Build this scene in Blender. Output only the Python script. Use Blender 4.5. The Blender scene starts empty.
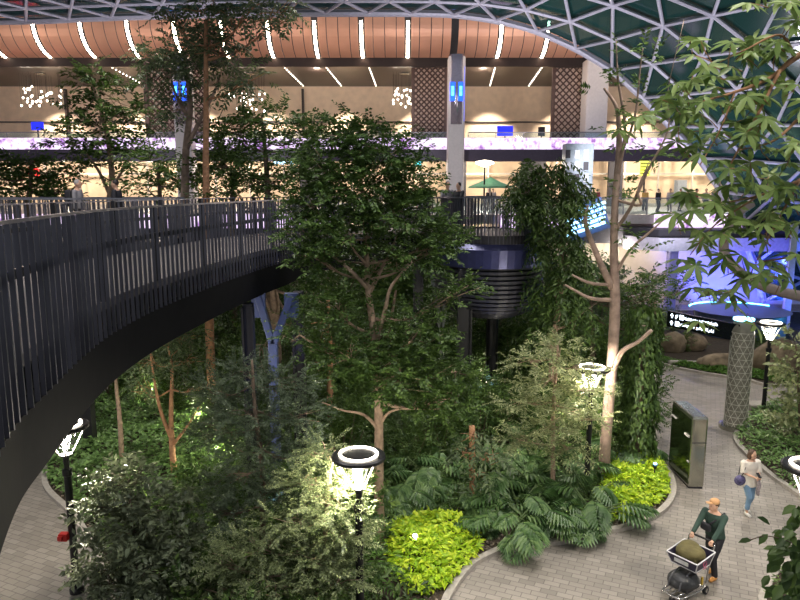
import bpy, math, random
import numpy as np
from mathutils import Vector, Matrix
R = np.random.default_rng(7); random.seed(7)
SC = bpy.context.scene; COL = SC.collection
PI = math.pi
# ---------------------------------------------------------------- camera
F = 680.0; TH = math.radians(9.2); H = 8.0
cd = bpy.data.cameras.new('camera'); cam = bpy.data.objects.new('camera', cd); COL.objects.link(cam)
cam.location = (0, 0, H); cam.rotation_euler = (PI/2 - TH, 0, 0)
cd.sensor_width = 36; cd.lens = F/800*36; cd.clip_end = 400
SC.camera = cam
SC.view_settings.view_transform = 'Standard'; SC.view_settings.look = 'None'
SC.view_settings.gamma = 1; SC.view_settings.use_curve_mapping = False
SC.view_settings.exposure = 0.9
def ray(x, y):
    u = (x-400)/F; v = (300-y)/F
    return u, math.cos(TH)+v*math.sin(TH), v*math.cos(TH)-math.sin(TH)
def W(x, y, Y):                       # world point of a direction measured in the photo, at distance Y
    a, b, c = ray(x, y); t = Y/b
    return np.array((a*t, Y, H+c*t))
def G(x, y, z=0.0):
    a, b, c = ray(x, y); t = (z-H)/c
    return np.array((a*t, b*t, z))
def ZY(y, Y): return W(400, y, Y)[2]
# ---------------------------------------------------------------- materials
MATS = {}
def nt(name):
    m = bpy.data.materials.new(name); m.use_nodes = True
    t = m.node_tree; return m, t, t.nodes['Principled BSDF']
def mat(name, col, rough=.6, metal=0, var=.12, scale=6, bump=0, spec=.5, col2=None):
    if name in MATS: return MATS[name]
    m, t, p = nt(name)
    tc = t.nodes.new('ShaderNodeTexCoord'); n = t.nodes.new('ShaderNodeTexNoise'); n.inputs['Scale'].default_value = scale
    n.inputs['Detail'].default_value = 4
    t.links.new(tc.outputs['Object'], n.inputs['Vector'])
    r = t.nodes.new('ShaderNodeValToRGB')
    c2 = col2 or tuple(min(1, c*(1+var)) for c in col); c1 = tuple(c*(1-var) for c in col)
    r.color_ramp.elements[0].color = (*c1, 1); r.color_ramp.elements[1].color = (*c2, 1)
    r.color_ramp.elements[0].position = .3; r.color_ramp.elements[1].position = .7
    t.links.new(n.outputs['Fac'], r.inputs['Fac']); t.links.new(r.outputs['Color'], p.inputs['Base Color'])
    p.inputs['Roughness'].default_value = rough; p.inputs['Metallic'].default_value = metal
    p.inputs['Specular IOR Level'].default_value = spec
    if bump:
        b = t.nodes.new('ShaderNodeBump'); b.inputs['Strength'].default_value = bump; b.inputs['Distance'].default_value = .05
        t.links.new(n.outputs['Fac'], b.inputs['Height']); t.links.new(b.outputs['Normal'], p.inputs['Normal'])
    MATS[name] = m; return m
def emit(name, col, st):
    if name in MATS: return MATS[name]
    m, t, p = nt(name)
    p.inputs['Base Color'].default_value = (*[c*.5 for c in col], 1)
    p.inputs['Emission Color'].default_value = (*col, 1); p.inputs['Emission Strength'].default_value = st
    MATS[name] = m; return m
def leafmat(name, c1, c2, c3, trans=.3, rough=.45):
    m, t, p = nt(name)
    g = t.nodes.new('ShaderNodeNewGeometry'); r = t.nodes.new('ShaderNodeValToRGB')
    e = r.color_ramp.elements; e[0].color = (*c1, 1); e[1].color = (*c3, 1); k = e.new(.55); k.color = (*c2, 1)
    t.links.new(g.outputs['Random Per Island'], r.inputs['Fac'])
    t.links.new(r.outputs['Color'], p.inputs['Base Color']); p.inputs['Roughness'].default_value = rough
    p.inputs['Specular IOR Level'].default_value = .4
    tr = t.nodes.new('ShaderNodeBsdfTranslucent'); t.links.new(r.outputs['Color'], tr.inputs['Color'])
    mx = t.nodes.new('ShaderNodeMixShader'); mx.inputs[0].default_value = trans
    o = t.nodes['Material Output']
    t.links.new(p.outputs[0], mx.inputs[1]); t.links.new(tr.outputs[0], mx.inputs[2]); t.links.new(mx.outputs[0], o.inputs['Surface'])
    MATS[name] = m; return m
L_dark = leafmat('leaf_dark', (.030,.062,.014), (.062,.115,.024), (.11,.18,.04))
L_mid = leafmat('leaf_mid', (.045,.09,.022), (.095,.17,.04), (.17,.26,.06))
L_grey = leafmat('leaf_grey', (.06,.09,.045), (.11,.16,.075), (.20,.26,.12))
L_lime = leafmat('leaf_lime', (.22,.40,.02), (.42,.60,.03), (.65,.75,.05), .35)
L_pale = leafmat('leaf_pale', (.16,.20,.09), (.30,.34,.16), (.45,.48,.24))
L_schef = leafmat('leaf_schefflera', (.10,.17,.04), (.20,.29,.08), (.32,.42,.15), .35)
L_phil = leafmat('leaf_philodendron', (.045,.10,.03), (.09,.175,.055), (.17,.27,.09), .25, .35)
L_grnd = leafmat('leaf_groundcover', (.08,.15,.04), (.15,.27,.08), (.26,.42,.13))
L_bronze = leafmat('leaf_bronze', (.10,.12,.07), (.17,.20,.11), (.28,.33,.19), .2, .4)
M_bark = mat('bark_pale', (.34,.24,.17), .9, var=.3, scale=9, bump=.6)
M_barkd = mat('bark_dark', (.14,.10,.07), .9, var=.3, scale=9, bump=.6)
M_barko = mat('bark_orange', (.36,.19,.10), .9, var=.3, scale=9, bump=.6)
M_barkw = mat('bark_whitish', (.33,.235,.185), .85, var=.3, scale=5, bump=.5)
M_black = mat('black_steel', (.018,.018,.021), .38, .3, var=.2, scale=3)
M_slat = mat('dark_slat_steel', (.10,.10,.12), .38, .55, var=.2, scale=2)
M_bluesteel = mat('painted_blue_grey_steel', (.09,.12,.24), .45, .1)
M_rail = mat('handrail_steel', (.22,.22,.25), .35, .8)
M_soil = mat('soil', (.045,.032,.02), .95, var=.4, scale=8, bump=.8)
M_kerb = mat('kerb_concrete', (.36,.33,.29), .8, var=.15, scale=12)
M_white = mat('white_plaster', (.62,.57,.56), .6, var=.05)
M_cream = mat('cream_stone', (.74,.58,.42), .6, var=.08, scale=1.5)
M_darkceil = mat('dark_bronze_panel', (.032,.020,.017), .35, .2, var=.2, scale=1)
M_dark = mat('dark_interior', (.03,.028,.035), .6)
M_latt = mat('steel_lilac_grey', (.42,.40,.46), .5, .1, var=.1)
M_steel = mat('brushed_steel', (.42,.42,.36), .22, .95, var=.15, scale=2)
M_rock = mat('boulder_rock', (.22,.17,.11), .9, var=.4, scale=3, bump=.8)
M_skin = mat('skin', (.55,.33,.23), .5, var=.05)
M_hair = mat('dark_hair', (.02,.014,.012), .5)
M_hairb = mat('brown_hair', (.07,.035,.02), .5)
L_grass = leafmat('leaf_grass', (.05,.12,.02), (.10,.22,.03), (.16,.32,.05))
# ---------------------------------------------------------------- mesh helpers
class MB:
    def __init__(s): s.V = []; s.F = []; s.n = 0
    def add(s, V, Fs):
        V = np.asarray(V, float).reshape(-1, 3)
        s.V.append(V); n = s.n; s.F += [tuple(i+n for i in f) for f in Fs]; s.n += len(V); return s
    def box(s, c, d, rz=0, M=None):
        x, y, z = [k/2 for k in d]
        V = np.array([(-x,-y,-z),(x,-y,-z),(x,y,-z),(-x,y,-z),(-x,-y,z),(x,-y,z),(x,y,z),(-x,y,z)])
        if rz: ca, sa = math.cos(rz), math.sin(rz); V = np.c_[V[:,0]*ca-V[:,1]*sa, V[:,0]*sa+V[:,1]*ca, V[:,2]]
        if M is not None: V = V @ np.array(M).T
        return s.add(V+np.array(c), [(0,3,2,1),(4,5,6,7),(0,1,5,4),(1,2,6,5),(2,3,7,6),(3,0,4,7)])
    def tube(s, P, r, k=8, cap=True):
        P = np.asarray(P, float); n = len(P)
        r = np.full(n, r) if np.isscalar(r) else np.asarray(r, float)
        T = np.gradient(P, axis=0); T /= np.linalg.norm(T, axis=1)[:,None]+1e-9
        up = np.array((0,0,1.)) if abs(T[0,2]) < .9 else np.array((1.,0,0))
        a = np.cross(T[0], up); a /= np.linalg.norm(a); A = [a]
        for i in range(1, n):
            a = a-T[i]*a.dot(T[i]); a /= np.linalg.norm(a)+1e-9; A.append(a)
        A = np.array(A); B = np.cross(T, A)
        th = np.arange(k)*2*PI/k
        V = P[:,None]+r[:,None,None]*(A[:,None]*np.cos(th)[None,:,None]+B[:,None]*np.sin(th)[None,:,None])
        Fs = [(i*k+j, i*k+(j+1)%k, (i+1)*k+(j+1)%k, (i+1)*k+j) for i in range(n-1) for j in range(k)]
        if cap: Fs += [tuple(range(k))[::-1], tuple((n-1)*k+j for j in range(k))]
        return s.add(V.reshape(-1,3), Fs)
    def lathe(s, c, prof, k=24, sx=1, sy=1):
        V = []; 
        for r, z in prof:
            for j in range(k): V.append((c[0]+r*sx*math.cos(2*PI*j/k), c[1]+r*sy*math.sin(2*PI*j/k), c[2]+z))
        n = len(prof)
        Fs = [(i*k+j, i*k+(j+1)%k, (i+1)*k+(j+1)%k, (i+1)*k+j) for i in range(n-1) for j in range(k)]
        Fs += [tuple(range(k))[::-1], tuple((n-1)*k+j for j in range(k))]
        return s.add(V, Fs)
    def ell(s, c, r, k=14, m=8, M=None):
        prof = [(max(1e-3, math.sin(PI*i/m)), -math.cos(PI*i/m)) for i in range(m+1)]
        V = [(a*math.cos(2*PI*j/k)*r[0], a*math.sin(2*PI*j/k)*r[1], z*r[2]) for a, z in prof for j in range(k)]
        Fs = [(i*k+j, i*k+(j+1)%k, (i+1)*k+(j+1)%k, (i+1)*k+j) for i in range(m) for j in range(k)]
        Fs += [tuple(range(k))[::-1], tuple(m*k+j for j in range(k))]
        V = np.array(V)
        if M is not None: V = V @ np.array(M).T
        return s.add(V+np.array(c), Fs)
    def prism(s, poly, z0, z1):
        n = len(poly); V = [(p[0], p[1], z0) for p in poly]+[(p[0], p[1], z1) for p in poly]
        Fs = [tuple(range(n))[::-1], tuple(range(n, 2*n))]+[(i, (i+1)%n, n+(i+1)%n, n+i) for i in range(n)]
        return s.add(V, Fs)
def link(name, me, m, parent=None, kind=None, smooth=False):
    o = bpy.data.objects.new(name, me); COL.objects.link(o)
    if m is not None:
        for q in (m if isinstance(m, (list, tuple)) else [m]): me.materials.append(q)
    if parent is not None: o.parent = parent
    if kind: o['kind'] = kind
    if smooth: me.shade_smooth()
    return o
def org(p):
    v = np.zeros(3)
    while p is not None: v = v+np.array(p.location); p = p.parent
    return v
def build(name, mb, m, parent=None, kind=None, smooth=False, local=False, bevel=0):
    V = np.concatenate(mb.V)
    if parent is not None and not local: V = V-org(parent)
    me = bpy.data.meshes.new(name); me.from_pydata(V.tolist(), [], mb.F); me.update()
    o = link(name, me, m, parent, kind, smooth)
    if bevel:
        b = o.modifiers.new('bevel', 'BEVEL'); b.width = bevel; b.segments = 2; b.limit_method = 'ANGLE'
    return o
def npmesh(name, V, Fc, m, parent=None, kind=None, local=False):
    if parent is not None and not local: V = V-np.array(parent.location)
    me = bpy.data.meshes.new(name); nf, k = Fc.shape
    me.vertices.add(len(V)); me.vertices.foreach_set('co', V.astype(np.float32).ravel())
    me.loops.add(nf*k); me.loops.foreach_set('vertex_index', Fc.astype(np.int32).ravel())
    me.polygons.add(nf); me.polygons.foreach_set('loop_start', (np.arange(nf)*k).astype(np.int32))
    me.update(calc_edges=True); me.validate()
    return link(name, me, m, parent, kind)
def thing(name, label, cat, loc=(0,0,0), group=None, rz=0):
    o = bpy.data.objects.new(name, None); COL.objects.link(o); o.empty_display_size = .2
    o.location = [float(k) for k in loc]; o.rotation_euler = (0,0,rz); o['label'] = label; o['category'] = cat
    if group: o['group'] = group
    return o
def tag(o, label, cat, group=None, kind=None):
    o['label'] = label; o['category'] = cat
    if group: o['group'] = group
    if kind: o['kind'] = kind
    return o
def dup(root, loc, rz=0, s=1, label=None, group=None):
    r = root.copy(); COL.objects.link(r); r.location = [float(k) for k in loc]; r.rotation_euler = (0,0,rz)
    r.scale = (s,s,s) if np.isscalar(s) else s
    if label: r['label'] = label
    if group: r['group'] = group
    for ch in list(root.children):
        c = ch.copy(); COL.objects.link(c); c.parent = r
        for g in ch.children:
            d = g.copy(); COL.objects.link(d); d.parent = c
    return r
def cr(P, n=8):                       # Catmull-Rom
    P = np.asarray(P, float); Q = np.vstack([2*P[0]-P[1], P, 2*P[-1]-P[-2]]); out = []
    for i in range(1, len(Q)-2):
        for t in np.arange(n)/n:
            out.append(.5*((2*Q[i])+(-Q[i-1]+Q[i+1])*t+(2*Q[i-1]-5*Q[i]+4*Q[i+1]-Q[i+2])*t*t+(-Q[i-1]+3*Q[i]-3*Q[i+1]+Q[i+2])*t**3))
    out.append(P[-1]); return np.array(out)
def unit(A): return A/(np.linalg.norm(A, axis=-1, keepdims=True)+1e-9)
def resample(P, step):
    d = np.r_[0, np.cumsum(np.linalg.norm(np.diff(P, axis=0), axis=1))]; s = np.arange(0, d[-1], step)
    return np.c_[[np.interp(s, d, P[:,i]) for i in range(P.shape[1])]].T
# ---------------------------------------------------------------- leaves
def leaves(P, D, N, L, Wd, big=False, droop=.12):
    D = unit(D); S = unit(np.cross(D, N)); N = np.cross(S, D); n = len(P)
    L = np.broadcast_to(L, (n,))[:,None]; Wd = np.broadcast_to(Wd, (n,))[:,None]
    if not big:
        V = np.stack([P, P+D*L*.45+S*Wd*.5+N*Wd*.18, P+D*L-N*L*droop, P+D*L*.45-S*Wd*.5+N*Wd*.18], 1)
        Fc = np.array([(0,1,2),(0,2,3)])
        k = 4
    else:
        V = np.stack([P, P+D*L*.28+S*Wd*.40+N*Wd*.15, P+D*L*.28, P+D*L*.28-S*Wd*.40+N*Wd*.15,
                      P+D*L*.62+S*Wd*.46+N*(Wd*.15-L*droop*.35), P+D*L*.62-N*L*droop*.4, P+D*L*.62-S*Wd*.46+N*(Wd*.15-L*droop*.35), P+D*L-N*L*droop], 1)
        Fc = np.array([(0,1,2),(0,2,3),(1,4,5),(1,5,2),(2,5,6),(2,6,3),(4,7,5),(5,7,6)])
        k = 8
    Fa = (Fc[None]+(np.arange(n)*k)[:,None,None]).reshape(-1,3)
    return V.reshape(-1,3), Fa
def merge(parts):
    Vs, Fs, o = [], [], 0
    for V, Fa in parts: Vs.append(V); Fs.append(Fa+o); o += len(V)
    return np.concatenate(Vs), np.concatenate(Fs)
def sprays(O, D, k, s, L, wr=.42, flat=.25, spread=.95, big=False, droop=.12, hang=0):
    """O,D (n,3): twig origins and directions; k leaves on each twig of length s"""
    n = len(O); D = unit(D); up = unit(np.array((0,0,1.))+R.normal(0, flat, (n,3)))
    S = unit(np.cross(D, up)); N = np.cross(S, D)
    j = (np.arange(k)+.6)/k
    sg = np.where(np.arange(k)%2, 1, -1)
    s = np.broadcast_to(s, (n,))
    P = O[:,None]+D[:,None]*(s[:,None]*j[None])[:,:,None]-np.array((0,0,1.))*(j**2*hang)[None,:,None]*s[:,None,None]
    LD = D[:,None]*.55+S[:,None]*(sg*spread)[None,:,None]+R.normal(0,.22,(n,k,3))-np.array((0,0,1.))*hang*.8
    LN = N[:,None]+R.normal(0,flat,(n,k,3))
    LL = L*R.uniform(.7,1.2,(n*k))
    return leaves(P.reshape(-1,3), LD.reshape(-1,3), LN.reshape(-1,3), LL, LL*wr, big, droop)
def inblob(c, r, n, shell=.45):
    d = unit(R.normal(0,1,(n,3))); q = R.uniform(0,1,n)**shell
    return np.array(c)+d*q[:,None]*np.array(r), d
def tree(name, label, cat, trunk, blobs, lm, bm_, L=.07, k=14, s=.45, dens=1, boughs=True, extra=(), wr=.42, flat=.25, hang=0, big=False, group=None, twigr=.008, btop=.03, outw=.6):
    """trunk: [(x,y,z,r)...]; blobs: [(cx,cy,cz, rx,ry,rz, n, attach 0..1)]"""
    T = np.array(trunk, float); base = T[0,:3].copy()
    t = thing(name, label, cat, base, group)
    C = cr(T, 6); mb = MB(); mb.tube(C[:,:3], C[:,3], 10)
    if C[0,2] < .5:      # root flare
        mb.lathe((C[0,0], C[0,1], C[0,2]-.05), [(C[0,3]*1.7, 0), (C[0,3]*1.25, .12), (C[0,3]*1.02, .3)], 10)
    for e in extra:
        E = cr(np.array(e, float), 5); mb.tube(E[:,:3], E[:,3], 7)
    fol = []
    for b in blobs:
        c = np.array(b[:3]); r = np.array(b[3:6]); n = max(3, int(b[6]*dens)); at = b[7] if len(b) > 7 else .7
        P, d = inblob(c, r, n)
        i = min(len(C)-1, int(at*(len(C)-1))); a = C[i,:3]; ra = min(C[i,3]*.55, .012+.02*np.linalg.norm(c-a)+.01)
        if boughs:
            mid = (a+c)/2+np.array((0,0,-.12))*np.linalg.norm(c-a)+R.normal(0,.06,3)
            Bq = cr([a, mid, c], 4); mb.tube(Bq, np.linspace(ra, ra*.35, len(Bq)), 6)
            for q in range(min(n, 9)):
                i0 = int(R.integers(len(Bq)//2, len(Bq))); p0 = Bq[i0]; m = (p0+P[q])/2+R.normal(0,.05,3)
                mb.tube([p0, m, P[q]], [ra*.3, max(twigr, ra*.18), twigr*.6], 4)
        out = unit((P-c)/r)*outw+R.normal(0,.45,(n,3)); out[:,2] *= .45
        out[:,2] -= hang
        V, Fa = sprays(P, out, k, s*R.uniform(.7,1.3,n), L, wr, flat, big=big, hang=hang)
        fol.append((V, Fa))
    build('trunk', mb, bm_, t, smooth=True)
    V, Fa = merge(fol); npmesh('foliage', V, Fa, lm, t)
    return t
def pb(x, y, Y, rx, ry, n, at=.7, depth=None):        # blob from photo measures: radii in photo px at distance Y
    p = W(x, y, Y); k = Y/F; return (*p, rx*k, (depth or (rx+ry)/2)*k, ry*k, n, at)
def pt(x, y, Y, r): return (*W(x, y, Y), r)
# ================================================================ SETTING
def struct(name, mb, m, parent=None, **k):
    return build(name, mb, m, parent, kind='structure', **k)
# pavers
def paver():
    m, t, p = nt('grey_pavers'); N = t.nodes.new
    tc = N('ShaderNodeTexCoord'); mp = N('ShaderNodeMapping'); mp.inputs['Rotation'].default_value = (0,0,.42)
    t.links.new(tc.outputs['Object'], mp.inputs['Vector'])
    br = N('ShaderNodeTexBrick'); br.inputs['Scale'].default_value = 1; br.inputs['Brick Width'].default_value = .32; br.inputs['Row Height'].default_value = .16
    br.inputs['Mortar Size'].default_value = .008; br.inputs['Color1'].default_value = (.30,.27,.235,1); br.inputs['Color2'].default_value = (.215,.195,.17,1)
    br.inputs['Mortar'].default_value = (.12,.11,.095,1); br.inputs['Bias'].default_value = 0
    t.links.new(mp.outputs[0], br.inputs['Vector'])
    n = N('ShaderNodeTexNoise'); n.inputs['Scale'].default_value = .9; n.inputs['Detail'].default_value = 5; t.links.new(tc.outputs['Object'], n.inputs['Vector'])
    mx = N('ShaderNodeMixRGB'); mx.blend_type = 'MULTIPLY'; mx.inputs[0].default_value = .45
    r = N('ShaderNodeValToRGB'); r.color_ramp.elements[0].position = .3; r.color_ramp.elements[0].color = (.6,.6,.6,1); r.color_ramp.elements[1].position = .7
    t.links.new(n.outputs['Fac'], r.inputs['Fac']); t.links.new(br.outputs['Color'], mx.inputs[1]); t.links.new(r.outputs['Color'], mx.inputs[2])
    t.links.new(mx.outputs[0], p.inputs['Base Color']); p.inputs['Roughness'].default_value = .55
    return m
M_pav = paver()
struct('floor', MB().box((0, 30, -.1), (110, 110, .2)), M_pav)
# planting beds : raised soil + kerb
def bed(name, px, label=None, world=None):
    P = np.array([G(*q)[:2] for q in px]+([list(q) for q in world] if world else []))
    C = cr(np.vstack([P, P[:1]]), 5)[:-1]
    o = struct(name, MB().prism(C, 0, .07), M_soil)
    n = len(C); T = np.roll(C,-1,0)-np.roll(C,1,0); T = unit(T); Nn = np.c_[T[:,1], -T[:,0]]
    area = np.sum(C[:,0]*np.roll(C[:,1],-1)-np.roll(C[:,0],-1)*C[:,1])
    if area < 0: Nn = -Nn
    a = C-Nn*.02; b = C+Nn*.13; V = []
    for q in (a, b):
        for z in (0, .1): V.append(np.c_[q, np.full(n, z)])
    V = np.concatenate(V); Fs = []
    for i in range(n):
        j = (i+1)%n
        Fs += [(n+i, n+j, 3*n+j, 3*n+i), (2*n+i, 3*n+i, 3*n+j, 2*n+j), (0+i, j, n+j, n+i)]
    struct('kerb', MB().add(V, Fs), M_kerb, o)
    return C
mainbed = bed('floor_planting_bed_centre', [(440,612),(446,596),(462,573),(478,560),(513,546),(560,542),(600,533),(633,525),(660,511),(671,493),(667,474),(655,455),(652,420),(652,385)],
    world=[(10,29.2),(0,30),(-9,28),(-13,23),(-12,18),G(42,452)[:2],G(48,487)[:2],G(72,512)[:2],G(95,545)[:2],(-4.6,11.2),(-3.8,9.2),(-.5,8.7)])
rightbed = bed('floor_planting_bed_right', [(742,426),(738,442),(755,461),(776,479),(802,497),(840,530)], world=[(14,14),(19,20),(18,24.3),G(772,409)[:2]])
farbed = bed('floor_planting_bed_far', [(640,350),(662,364),(700,373),(745,380),(800,387)], world=[(27,28),(30,38),(27,44),(5,44.5),(-22,44.5),(-30,38),(-12,33.5),(4,33.2)])
nearbed = bed('floor_planting_bed_near', [(765,602),(777,577),(800,562)], world=[(8.2,13.0),(9.5,10),(7,8.3),(5.9,9)])
# terrace, slab, walls
TZ = 6.35; TY = 46.0
def bands(name, col, led, sc=1.6):
    m, t, p = nt(name); N = t.nodes.new
    tc = N('ShaderNodeTexCoord'); n = N('ShaderNodeTexNoise'); n.inputs['Scale'].default_value = sc; n.inputs['Detail'].default_value = 6; n.inputs['Roughness'].default_value = .65
    t.links.new(tc.outputs['Object'], n.inputs['Vector'])
    r = N('ShaderNodeValToRGB'); e = r.color_ramp.elements; e[0].position = .36; e[0].color = (.25,.09,.36,1); e[1].position = .50; e[1].color = (*col, 1)
    t.links.new(n.outputs['Fac'], r.inputs['Fac']); t.links.new(r.outputs['Color'], p.inputs['Emission Color']); p.inputs['Emission Strength'].default_value = led
    p.inputs['Base Color'].default_value = (.05,.05,.05,1)
    return m
M_led = bands('pink_blossom_led', (.84,.66,.96), .95)
struct('floor_terrace', MB().box((0, (TY+82)/2, TZ-.3), (120, 82-TY, .6)), mat('terrace_stone', (.30,.27,.25), .5))
struct('wall_under_terrace', MB().box((0, 47.6, 2.9), (120, .3, 5.8)), mat('beige_tile_wall', (.52,.44,.33), .6, var=.06, scale=2))
struct('floor_upper', MB().box((0, 71, 11.25), (130, 22, .5)), M_darkceil)
struct('wall_back', MB().box((0, 79, 14), (130, .4, 16)), M_cream)
struct('ceiling_soffit', MB().box((0, 71.9, 19.6), (130, 16.8, .4)), M_darkceil)
# steel and glass vault
prof = cr([(-44,6),(-38,13),(-30,18.0),(-22,18.8),(-10,19.15),(0,19.2),(4.5,19.0),(8.8,18.1),(13.4,15.9),(17,12.9),(20.2,9.6),(22.6,6),(24.3,2.5),(25,0)], 10)
PR = resample(prof, 2.75); ncol = len(PR)
rows = np.arange(46, 14, -2.5)
def vp(i, j, off=0.0):
    f = i+(.5 if j%2 else 0); a = int(min(ncol-1, math.floor(f))); b = min(ncol-1, a+1); q = PR[a]*(1-(f-a))+PR[b]*(f-a)
    Tn = unit(PR[b]-PR[a] if b > a else PR[a]-PR[a-1]); nn = np.array((-Tn[1], Tn[0]))
    y = rows[j]
    off = off+max(0, nn[0])**1.3*.72*(46-y)+max(0, nn[1])*.03*(46-y)
    return np.array((q[0]+nn[0]*off, y, q[1]+nn[1]*off))
mb = MB(); fr = MB()
for j in range(len(rows)):
    for i in range(ncol-1):
        a = vp(i,j); mb.tube([a, vp(i+1,j)], .115 if j else .15, 6, False)
        if j+1 < len(rows):
            if j%2 == 0:
                mb.tube([a, vp(i,j+1)], .105, 6, False); mb.tube([vp(i+1,j), vp(i,j+1)], .105, 6, False)
            else:
                mb.tube([a, vp(i,j+1)], .105, 6, False); mb.tube([a, vp(i+1,j+1)], .105, 6, False)
glassm, t_, p_ = nt('dark_teal_glass')
p_.inputs['Base Color'].default_value = (.010,.042,.036,1); p_.inputs['Roughness'].default_value = .12; p_.inputs['Specular IOR Level'].default_value = .9
trn = t_.nodes.new('ShaderNodeBsdfTransparent'); trn.inputs['Color'].default_value = (.15,.35,.35,1); mxs = t_.nodes.new('ShaderNodeMixShader'); mxs.inputs[0].default_value = .12
t_.links.new(p_.outputs[0], mxs.inputs[1]); t_.links.new(trn.outputs[0], mxs.inputs[2]); t_.links.new(mxs.outputs[0], t_.nodes['Material Output'].inputs['Surface'])
gl = MB(); nr = len(rows)
V = np.array([vp(i, j, .28) for j in range(nr) for i in range(ncol)])
gl.add(V, [(j*ncol+i, j*ncol+i+1, (j+1)*ncol+i+1, (j+1)*ncol+i) for j in range(nr-1) for i in range(ncol-1)])
vault = struct('ceiling', gl, glassm)
struct('lattice', mb, M_latt, vault)
eb = MB(); E = np.c_[prof[:,0]*1.0, np.full(len(prof), 46.1), prof[:,1]]
eb.tube(E, .22, 8); eb.tube(np.c_[prof[:,0]*1.0, np.full(len(prof), 46.5), prof[:,1]+.55], .12, 6); struct('edge_beam', eb, M_latt, vault)
# copper bulkhead
cop = mat('copper_panel', (.62,.33,.22), .42, .15, var=.06, scale=.7)
zt, zb = ZY(17, 60), ZY(58, 62.7)
pr = [(60.0, zt), (60.15, zt-.9), (60.6, zt-1.7), (61.5, zt-2.4), (62.7, zb)]
px0 = W(-63, 20, 60)[0]; step = (W(79,20,60)[0]-W(32,20,60)[0])
bulk = struct('wall_bulkhead', MB().box((0, 63.8, (zt+5+zb)/2), (130, .3, zt+5-zb)), M_dark)
prc = cr(np.array(pr), 3)
cp = MB(); xs = []
led0 = W(32,20,60)[0]
for b in range(-4, 15):
    X = led0+b*step
    for q in range(4):
        w = step/4; off = .28 if q == 0 else .03; offr = .28 if q == 3 else .03
        if b == 9 and q == 0: off = .0
        x0, x1 = X+q*w+off, X+(q+1)*w-offr
        if abs(X-(led0+9*step)) < .1 and q == 0: x0 += .35
        n = len(prc); V = [(x, y, z) for x in (x0, x1) for y, z in prc]
        cp.add(V, [(i, i+1, n+i+1, n+i) for i in range(n-1)])
struct('copper_panels', cp, cop, bulk)
ledm = emit('warm_white_strip', (1,.80,.60), 22)
for b in range(-1, 12):
    if b == 9: continue
    X = led0+b*step; m_ = MB(); n = len(prc); V = [(x, y-.05, z) for x in (X-.12, X+.12) for y, z in prc[1:]]; n -= 1
    m_.add(V, [(i, i+1, n+i+1, n+i) for i in range(n-1)])
    so = thing('light_strip', 'vertical glowing strip light on the copper bulkhead', 'light', (X, 60, zb), 'strip lights on the copper bulkhead')
    lab = {0:'leftmost complete',1:'second from left',2:'third from left',4:'one beside the slender tree crown',5:'sixth complete',8:'one just left of the dark joint',10:'first right of the dark joint',11:'rightmost'}
    so['label'] = {0:'leftmost full warm strip light on the copper bulkhead',1:'second full warm strip light from the left on the copper bulkhead',2:'third warm strip light from the left on the copper bulkhead',
      3:'warm strip light hidden in tree leaves on the copper bulkhead',4:'warm strip light flecked by leaves of the slender tree on copper bulkhead',5:'warm strip light just right of the slender tree crown on copper bulkhead',
      6:'warm strip light above the cream wall left end on copper bulkhead',7:'second warm strip light left of the dark bulkhead joint',8:'first warm strip light left of the dark bulkhead joint',
      10:'first warm strip light right of the dark bulkhead joint',11:'rightmost warm strip light, next to the vault edge'}.get(b, 'warm strip light cut by the left frame edge on the copper bulkhead')
    build('diffuser', m_, ledm, so)
struct('wall_bulkhead_lip', MB().box((0, 62.9, zb-.35), (130, .5, .8)), M_darkceil)
# upper LED parapet & lower one
z0, z1 = ZY(149.5, 60), ZY(138, 60)
struct('trim_1', MB().box((0, 60, (z0+z1)/2), (130, .3, z1-z0)), M_led)
struct('trim_2', MB().box((0, 60.2, z0-.5), (130, .8, 1.0)), mat('dark_plum_fascia', (.06,.045,.08), .4))
lt0 = W(452, 222, TY); 
zl0, zl1 = ZY(228, TY), ZY(214, TY)
for x0, x1, nm in ((500, 582, 'trim_3'), (655, 742, 'trim_4'), (-60, 330, 'trim_7')):
    a, b = W(x0, 220, TY-.2)[0], W(x1, 220, TY-.2)[0]
    struct(nm, MB().box(((a+b)/2, TY-.15, (zl0+zl1)/2), (b-a, .25, zl1-zl0)), M_led)
struct('trim_5', MB().box((0, TY+.1, 5.0), (120, .5, 1.1)), M_dark)
can = MB(); a = W(622, 240, TY)[0]; b = W(790, 240, TY)[0]
can.prism([(a, TY+1), (a, TY-.8), (a+1.4, TY-3), (b, TY-3), (b, TY+1)], ZY(250, TY-2), ZY(237, TY-2))
can2 = MB(); can2.prism([(a, TY+1), (a, TY-.6), (a+1.4, TY-2.8), (b, TY-2.8), (b, TY+1)], ZY(237, TY-2)+.01, ZY(229, TY-2))
struct('trim_6', can, mat('lilac_white_fascia', (.55,.52,.62), .5)); struct('trim_8', can2, M_dark)
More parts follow.
